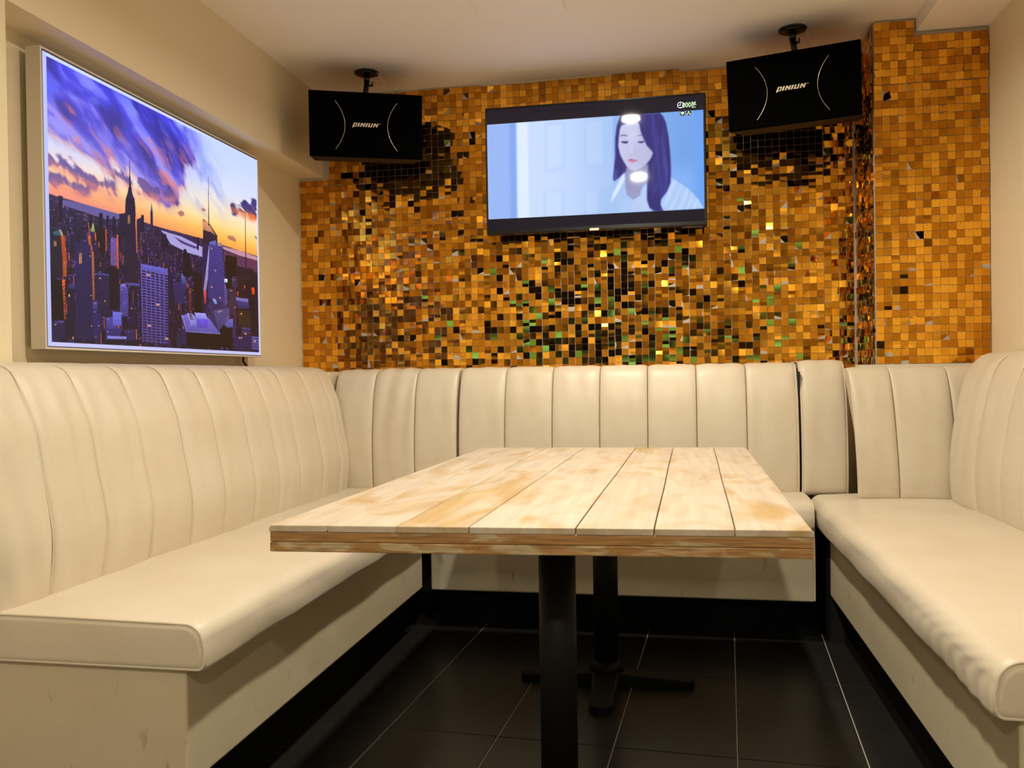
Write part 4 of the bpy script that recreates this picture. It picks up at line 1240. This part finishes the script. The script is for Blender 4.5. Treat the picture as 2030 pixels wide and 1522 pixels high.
def paint_tv():
    c = Canvas(1640, 960, 2000.0, 1172.0)
    c.img[:] = (14, 12, 30)
    D = dict((k, v) for k, v in TVD)
    # straight letterbox edges
    y0, y1 = 150.0, 1030.0
    x0, x1 = 14.0, 1987.0
    X, Y = c.X, c.Y
    pic = (X > x0) & (X < x1) & (Y > y0) & (Y < y1)
    t = np.clip((X - 300) / 1500, 0, 1)[..., None]
    right = np.array((118, 165, 232.)); mid = np.array((172, 196, 236.))
    bg = mid * (1 - t) + right * t
    bg = bg + 14 * (vnoise(X / 260, Y / 260, 4) - 0.5)[..., None]
    edge = np.clip((X - 1850) / 140, 0, 1)[..., None]
    bg = bg * (1 - edge) + np.array((100, 158, 238.)) * edge
    c.img[pic] = bg[pic]
    lw = c.soft(D['lwall'], 10)
    c.mix(lw, (150, 180, 240))
    dr = c.soft([(290, 100), (1180, 100), (1180, 1100), (288, 1100)], 3)
    fade = np.clip((1250 - X) / 700, 0, 1)
    c.mix(dr * (0.35 + 0.65 * fade), (196, 216, 250))
    c.mix(c.soft([(292, 150), (400, 150), (400, 1040), (290, 1040)], 8) * 0.7, (226, 238, 255))
    c.mix(c.soft([(225, 150), (286, 150), (284, 1040), (225, 1040)], 14) * 0.75, (122, 160, 232))
    for k in ('p1', 'p2', 'p3', 'p4'):
        m = c.soft(D[k], 11)
        inner = c.soft([((p[0] - np.mean([q[0] for q in D[k]])) * 0.82 + np.mean([q[0] for q in D[k]]), (p[1] - np.mean([q[1] for q in D[k]])) * 0.93 + np.mean([q[1] for q in D[k]])) for p in D[k]], 12)
        c.mix(np.clip(m - inner, 0, 1) * (0.42 if k in ('p1', 'p3') else 0.30), (150, 184, 238))
        c.mix(inner * 0.22, (206, 222, 252))
    def s(k, col, bl=4, a=1.0):
        c.mix(c.soft(D[k], bl) * a, col)
    s('hairback', (46, 42, 112), 5)
    s('neck', (142, 142, 184), 8)
    c.mix(c.soft(D['neck'], 20) * np.clip((Y - 780) / 200, 0, 1) * 0.6, (176, 178, 214))
    m = c.soft(D['shirtL'], 7); c.mix(m * np.clip((X - 1000) / 230, 0.0, 1), (160, 192, 236))
    c.mix(m * np.clip((X - 1120) / 200, 0, 1) * np.clip((Y - 700) / 300, 0, 1) * 0.5, (182, 208, 244))
    s('shirtR', (180, 200, 240), 7)
    s('shirtR2', (170, 198, 242), 5)
    st = np.clip(np.sin((X * 0.085 + Y * 0.045 + 3 * vnoise(X / 120, Y / 160, 3))), 0, 1)
    c.mix(c.soft(D['shirtR2'], 8) * np.clip(st + vnoise(X / 40, Y / 90, 12) - 0.5, 0, 1) * 0.35, (222, 234, 255))
    s('collar', (214, 226, 250), 4)
    # soft modelling of the face
    fm = c.soft(D['face'], 6)
    fc = np.array([p for p in D['face']]).mean(0)
    sh = np.clip((X - fc[0] + 20) / 150, -1, 1) * 0.5 + 0.5
    col = np.array((196, 200, 232.)) * (1 - sh[..., None] * 0.35) + np.array((150, 150, 196.)) * (sh[..., None] * 0.35)
    c.img = c.img * (1 - fm[..., None]) + col * fm[..., None]
    fh = c.soft([(fc[0] - 60, fc[1] - 170), (fc[0] + 30, fc[1] - 175), (fc[0] + 40, fc[1] - 70), (fc[0] - 50, fc[1] - 60)], 30)
    c.mix(fh * 0.5, (214, 218, 244))
    nb = D['nose']; nx, ny = np.mean([p[0] for p in nb]), np.mean([p[1] for p in nb])
    c.mix(c.soft([(nx - 14, ny - 90), (nx + 2, ny - 90), (nx + 8, ny), (nx - 18, ny)], 10) * 0.35, (216, 220, 246))
    c.mix(c.soft([(nx + 14, ny - 60), (nx + 24, ny - 50), (nx + 26, ny + 2), (nx + 12, ny + 4)], 8) * 0.3, (150, 146, 190))
    s('nose', (150, 138, 182), 4, 0.75)
    s('lip1', (176, 100, 146), 2, 0.95)
    s('lip2', (206, 128, 160), 3, 0.95)
    for k in ('eyeL', 'eyeR'):
        e = D[k]
        c.mix(c.soft([(p[0], p[1] - 8) for p in e], 9) * 0.45, (150, 146, 198))
        s(k, (62, 52, 112), 3, 0.95)
    s('browL', (98, 92, 150), 3, 0.85)
    s('browR', (112, 106, 164), 3, 0.7)
    s('bang', (48, 44, 116), 5)
    st = np.clip(np.sin(X * 0.16 + Y * 0.012 + 3 * vnoise(X / 90, Y / 200, 8) + 5 * vnoise(X / 40, Y / 500, 18)), 0, 1) * 0.30
    hm = np.clip(c.soft(D['hairback'], 5) - fm - c.soft(D['neck'], 5), 0, 1)
    c.mix(hm * st, (66, 64, 156))
    c.mix(hm * np.clip(1 - np.abs(X - 1640 - 12 * np.sin(Y / 90)) / 26, 0, 1) * np.clip(np.sin((Y - 200) / 260), 0, 1) * 0.45, (92, 100, 210))
    c.mix(hm * np.clip(1 - np.abs(X - 1560 - 0.10 * (Y - 400)) / 30, 0, 1) * 0.30, (84, 92, 196))
    for k, a in (('hl1', 0.35), ('hl2', 0.35), ('hl3', 0.8), ('hl4', 0.4)):
        s(k, (104, 116, 214), 12, a)
    for q in range(3):
        c.img[..., q] = np.where(pic, c.blur(c.img[..., q], 3.0), c.img[..., q])
    c.img[~pic] = (15, 13, 30)
    return np.clip(c.half(), 0, 255)

TVX0, TVX1, TVZ0, TVZ1, TVY = -0.803, 0.145, 1.629, 2.182, 3.720
TV = thing('television', 'flat black television showing a long-haired woman in a white shirt, on the gold sequin wall', 'television', (-0.33, 3.75, 1.63))
at(TV, MB().box(TVX0 - 0.002, TVX1 + 0.004, TVY + 0.004, TVY + 0.030, TVZ0 - 0.004, TVZ1 + 0.002).box(TVX0 + 0.12, TVX1 - 0.12, TVY + 0.03, TVY + 0.062, TVZ0 + 0.06, TVZ1 - 0.12).build('casing', M['bezel'], bevel=0.002))
b_ = 0.007
mb = MB().box(TVX0, TVX0 + b_, TVY - 0.003, TVY + 0.004, TVZ0, TVZ1).box(TVX1 - b_, TVX1 + 0.002, TVY - 0.003, TVY + 0.004, TVZ0, TVZ1) \
    .box(TVX0 + b_, TVX1 - b_, TVY - 0.003, TVY + 0.004, TVZ1 - b_, TVZ1).box(TVX0 + b_, TVX1 - b_, TVY - 0.003, TVY + 0.004, TVZ0 - 0.002, TVZ0 + 0.014)
at(TV, mb.build('bezel', M['bezel'], bevel=0.001))
scr = picture_mesh('screen', paint_tv(), (TVX0 + 0.001, TVY, 2.182), (0.948, 0, 0), (0, 0, -0.5555), M['screen'], 0.003)
at(TV, scr)
at(TV, MB().box(TVX0 + 0.2, TVX1 - 0.2, TVY + 0.062, 3.846, 1.80, 2.00).build('wall_mount', M['black']))
# on-screen marks: clock, 000 and the Korean word for minutes, wifi and network badges, drawn in thin raised strokes
K = 0.948 / 2000.0
M['osd_white'] = mat('screen_mark_white', (0, 0, 0), 0.5, emit=(0.85, 0.85, 1.0), estr=1.0)
M['osd_green'] = mat('screen_mark_green', (0, 0, 0), 0.5, emit=(0.72, 0.98, 0.55), estr=1.0)
M['osd_black'] = mat('screen_mark_black', (0.002, 0.002, 0.002), 0.5)
def SP(u, v, lift=0.0006):
    return (TVX0 + u * K, TVY - lift, 2.182 - v * K)
def stroke(mb, pts, w, lift=0.0006):
    for (a, b) in zip(pts[:-1], pts[1:]):
        d = Vector((b[0] - a[0], b[1] - a[1])); L_ = max(d.length, 1e-6); d /= L_
        n = Vector((-d.y, d.x)) * (w / 2)
        e = d * (w * 0.3)
        q = [(a[0] - e.x + n.x, a[1] - e.y + n.y), (b[0] + e.x + n.x, b[1] + e.y + n.y), (b[0] + e.x - n.x, b[1] + e.y - n.y), (a[0] - e.x - n.x, a[1] - e.y - n.y)]
        mb.add([SP(*p, lift) for p in q] + [SP(*p, 0.0001) for p in q], [(0, 1, 2, 3), (7, 6, 5, 4), (0, 4, 5, 1), (1, 5, 6, 2), (2, 6, 7, 3), (3, 7, 4, 0)])
def ell(cx, cy, rx, ry, n=20, a0=0, a1=360):
    return [(cx + rx * math.cos(math.radians(a0 + (a1 - a0) * k / n)), cy + ry * math.sin(math.radians(a0 + (a1 - a0) * k / n))) for k in range(n + 1)]
mb = MB()
stroke(mb, ell(1787, 95, 26, 26), 6)
stroke(mb, [(1787, 76), (1787, 96), (1770, 96)], 5)
stroke(mb, [(1787, 113), (1787, 116)], 5)
at(TV, mb.build('clock_mark', M['osd_white']))
mb = MB()
for cx_ in (1815, 1841, 1867):
    stroke(mb, ell(cx_, 97, 8.5, 19), 6, 0.0008)
# the syllable: a boxed B shape, a bar, a short stem, an L shape
bx = 1884
stroke(mb, [(bx + 4, 72), (bx + 4, 90), (bx + 32, 90), (bx + 32, 72)], 5.5)
stroke(mb, [(bx + 4, 81), (bx + 32, 81)], 5)
stroke(mb, [(bx - 3, 100), (bx + 39, 100)], 5.5)
stroke(mb, [(bx + 18, 100), (bx + 18, 110)], 5.5)
stroke(mb, [(bx + 4, 107), (bx + 4, 122), (bx + 34, 122)], 5.5)
at(TV, mb.build('minutes_mark', M['osd_green']))
mb = MB()
for cx_ in (1804, 1857):
    p = ell(cx_, 170, 23, 23, 24)[:-1]
    mb.add([SP(*q, 0.0005) for q in p] + [SP(*q, 0.0001) for q in p], [tuple(range(24))] + [(k, (k + 1) % 24, 24 + (k + 1) % 24, 24 + k) for k in range(24)])
at(TV, mb.build('status_badge', M['osd_black']))
mb = MB()
p = [(1804, 186)] + ell(1804, 172, 19, 15, 10, 200, 340)
mb.add([SP(*q, 0.0009) for q in p] + [SP(*q, 0.0006) for q in p], [tuple(range(len(p)))])
for q in ((1857, 158), (1847, 180), (1868, 180)):
    pp = ell(q[0], q[1], 7.5, 7, 4, 45, 405)[:-1]
    mb.add([SP(*w_, 0.0009) for w_ in pp] + [SP(*w_, 0.0006) for w_ in pp], [(0, 1, 2, 3)])
stroke(mb, [(1857, 158), (1857, 170), (1847, 172), (1847, 180)], 4, 0.0009)
stroke(mb, [(1857, 170), (1868, 172), (1868, 180)], 4, 0.0009)
at(TV, mb.build('status_icon', M['osd_green']))
at(TV, MB().box(TVX0 + 0.455, TVX0 + 0.495, TVY - 0.006, TVY - 0.003, TVZ0 - 0.006, TVZ0 + 0.004).build('maker_badge', M['badge']))

# ------------------------------------------------------------------ loudspeakers
def speaker(label, c, w, h, dp, yaw, tilt, plate, cable, group='ceiling loudspeakers'):
    a, t = math.radians(yaw), math.radians(tilt)
    T = thing('loudspeaker', label, 'speaker', plate, group)
    Xa = Vector((math.cos(a), math.sin(a), 0))
    Yf = Vector((math.sin(a), -math.cos(a), 0))
    Fn = Yf * math.cos(t) - Vector((0, 0, 1)) * math.sin(t)
    Up = Vector((0, 0, 1)) * math.cos(t) + Yf * math.sin(t)
    c = Vector(c)
    def W(x, z, d=0.0):
        return c + Xa * x + Up * z + Fn * d
    # cabinet: a box with chamfered front edges, tapering slightly to the back
    V = []
    for (d, sx, sz) in ((-0.012, 1.0, 1.0), (-dp, 0.93, 0.96)):
        V += [W(-w / 2 * sx, -h / 2 * sz, d), W(w / 2 * sx, -h / 2 * sz, d), W(w / 2 * sx, h / 2 * sz, d), W(-w / 2 * sx, h / 2 * sz, d)]
    o = MB().add(V, [(0, 1, 2, 3), (7, 6, 5, 4), (0, 4, 5, 1), (1, 5, 6, 2), (2, 6, 7, 3), (3, 7, 4, 0)]).build('cabinet', M['cabinet'], bevel=0.006, seg=3)
    fix_normals(o); at(T, o)
    g = MB()
    V = []
    for (d, i) in ((-0.012, 0.002), (-0.003, 0.002), (0.0, 0.006)):
        V += [W(-w / 2 + i, -h / 2 + i, d), W(w / 2 - i, -h / 2 + i, d), W(w / 2 - i, h / 2 - i, d), W(-w / 2 + i, h / 2 - i, d)]
    F = [(8, 9, 10, 11), (3, 2, 1, 0)]
    for k in (0, 4):
        F += [(k + i, k + (i + 1) % 4, k + 4 + (i + 1) % 4, k + 4 + i) for i in range(4)]
    o = g.add(V, F).build('grille', M['grille']); fix_normals(o); at(T, o)
    sx = w / 0.4709
    for sgn in (-1, 1):
        pts = []
        for k in range(25):
            v = -1 + 2 * k / 24
            x = sgn * (0.088 + 0.040 * v * v) * sx
            pts.append(W(x, -0.004 + v * h * 0.365, 0.0014))
        o = MB().tube(pts, 0.0011, 6).build('trim_arc', M['chrome']); at(T, o)
    # maker's lettering: P I N I U N in slanted heavy strokes, ending in a small ring
    lw, lh = 0.0185, 0.0155
    mb = MB()
    def quad(pts, x0):
        q = [W((x0 + px_ + pz_ * 0.42) * 1.0, pz_ - 0.0075, 0.0016) for px_, pz_ in pts]
        q2 = [p - Fn * 0.0014 for p in q]
        n = len(q)
        mb.add(q + q2, [tuple(range(n)), tuple(reversed(range(n, 2 * n)))] + [(i, n + i, n + (i + 1) % n, (i + 1) % n) for i in range(n)])
    s = 0.0052
    x = -0.0575
    quad([(0, -0.0035), (s, -0.0035), (s, lh), (0, lh)], x)                     # P
    quad([(s, lh - 0.0028), (0.012, lh - 0.0028), (0.0145, lh), (s, lh)], x)
    quad([(0.011, 0.0), (0.0155, 0.002), (0.0155, lh - 0.001), (0.011, lh - 0.0028)], x)
    quad([(s, 0.0), (0.0135, 0.0), (0.011, 0.0028), (s, 0.0028)], x)
    x += 0.0195
    quad([(0, 0), (s + 0.001, 0), (s + 0.001, lh), (0, lh)], x)                 # I
    x += 0.0110
    def N_(x):
        quad([(0, 0), (s, 0), (s, lh), (0, lh)], x)
        quad([(s, lh), (s, lh - 0.006), (0.0145, 0.0), (0.0145, 0.006)], x)
        quad([(0.0125, 0), (0.0125 + s, 0), (0.0125 + s, lh), (0.0125, lh)], x)
    N_(x); x += 0.0215
    quad([(0, 0), (s + 0.001, 0), (s + 0.001, lh), (0, lh)], x)                 # I
    x += 0.0105
    quad([(0, 0.001), (s, 0.003), (s, lh), (0, lh)], x)                         # U
    quad([(0.001, 0), (0.0145, 0), (0.0145, 0.0035), (0, 0.0035)], x)
    quad([(0.0115, 0.0), (0.0115 + s, 0.0), (0.0115 + s, lh), (0.0115, lh)], x)
    x += 0.0215
    N_(x); x += 0.0200
    quad([(0.0045 + 0.0018 * math.cos(q * PI / 4), lh - 0.002 + 0.0018 * math.sin(q * PI / 4)) for q in range(8)], x)
    o = mb.build('badge', M['badge']); fix_normals(o); at(T, o)
    # ceiling mount: plate, neck, clamp and wing screw
    P = Vector(plate)
    top = c + Up * (h / 2) - Fn * (dp * 0.5)
    o = MB().cyl(P - Vector((0, 0, 0.006)), P, 0.052, 0.054, n=36).cyl(P - Vector((0, 0, 0.012)), P - Vector((0, 0, 0.006)), 0.030, 0.046, n=36).build('mount_plate', M['black']); at(T, o)
    o = MB().cyl(P - Vector((0, 0, 0.045)), P - Vector((0, 0, 0.010)), 0.013, n=20).cyl(top - Up * 0.004, P - Vector((0, 0, 0.040)), 0.011, 0.012, n=20) \
        .cyl(top - Up * 0.004, top + Up * 0.016, 0.020, 0.016, n=20).build('mount_arm', M['black']); at(T, o)
    k = P - Vector((0, 0, 0.055))
    o = MB().cyl(k - Xa * 0.002, k + Xa * 0.024, 0.005, n=12).obox(k + Xa * 0.024 + Vector((0, 0, 0.006)), Xa, Yf, Vector((0, 0, 1)), 0.003, 0.002, 0.010).build('wing_screw', M['black']); at(T, o)
    o = MB().tube([P + Vector(q) for q in cable], 0.0022, 6).build('cable', M['white_cable']); at(T, o)
    return T

speaker('black loudspeaker hung from the ceiling in the left corner beside the beam', (-1.2503, 3.43, 2.0583), 0.4709, 0.2675, 0.235, 22.4, 8.1, (-1.302, 3.585, ZC),
        [(0.045, 0.0, -0.003), (0.055, 0.0, -0.010), (0.075, 0.01, -0.045), (0.105, 0.02, -0.085), (0.135, 0.02, -0.115), (0.15, 0.0, -0.15)])
speaker('black loudspeaker hung from the ceiling to the right of the television', (0.4529, 3.38, 2.0698), 0.4861, 0.2678, 0.235, -15.2, 8.6, (0.474, 3.505, ZC),
        [(0.050, 0.0, -0.003), (0.056, 0.0, -0.012), (0.058, 0.005, -0.045), (0.072, 0.01, -0.075), (0.08, 0.0, -0.11)])
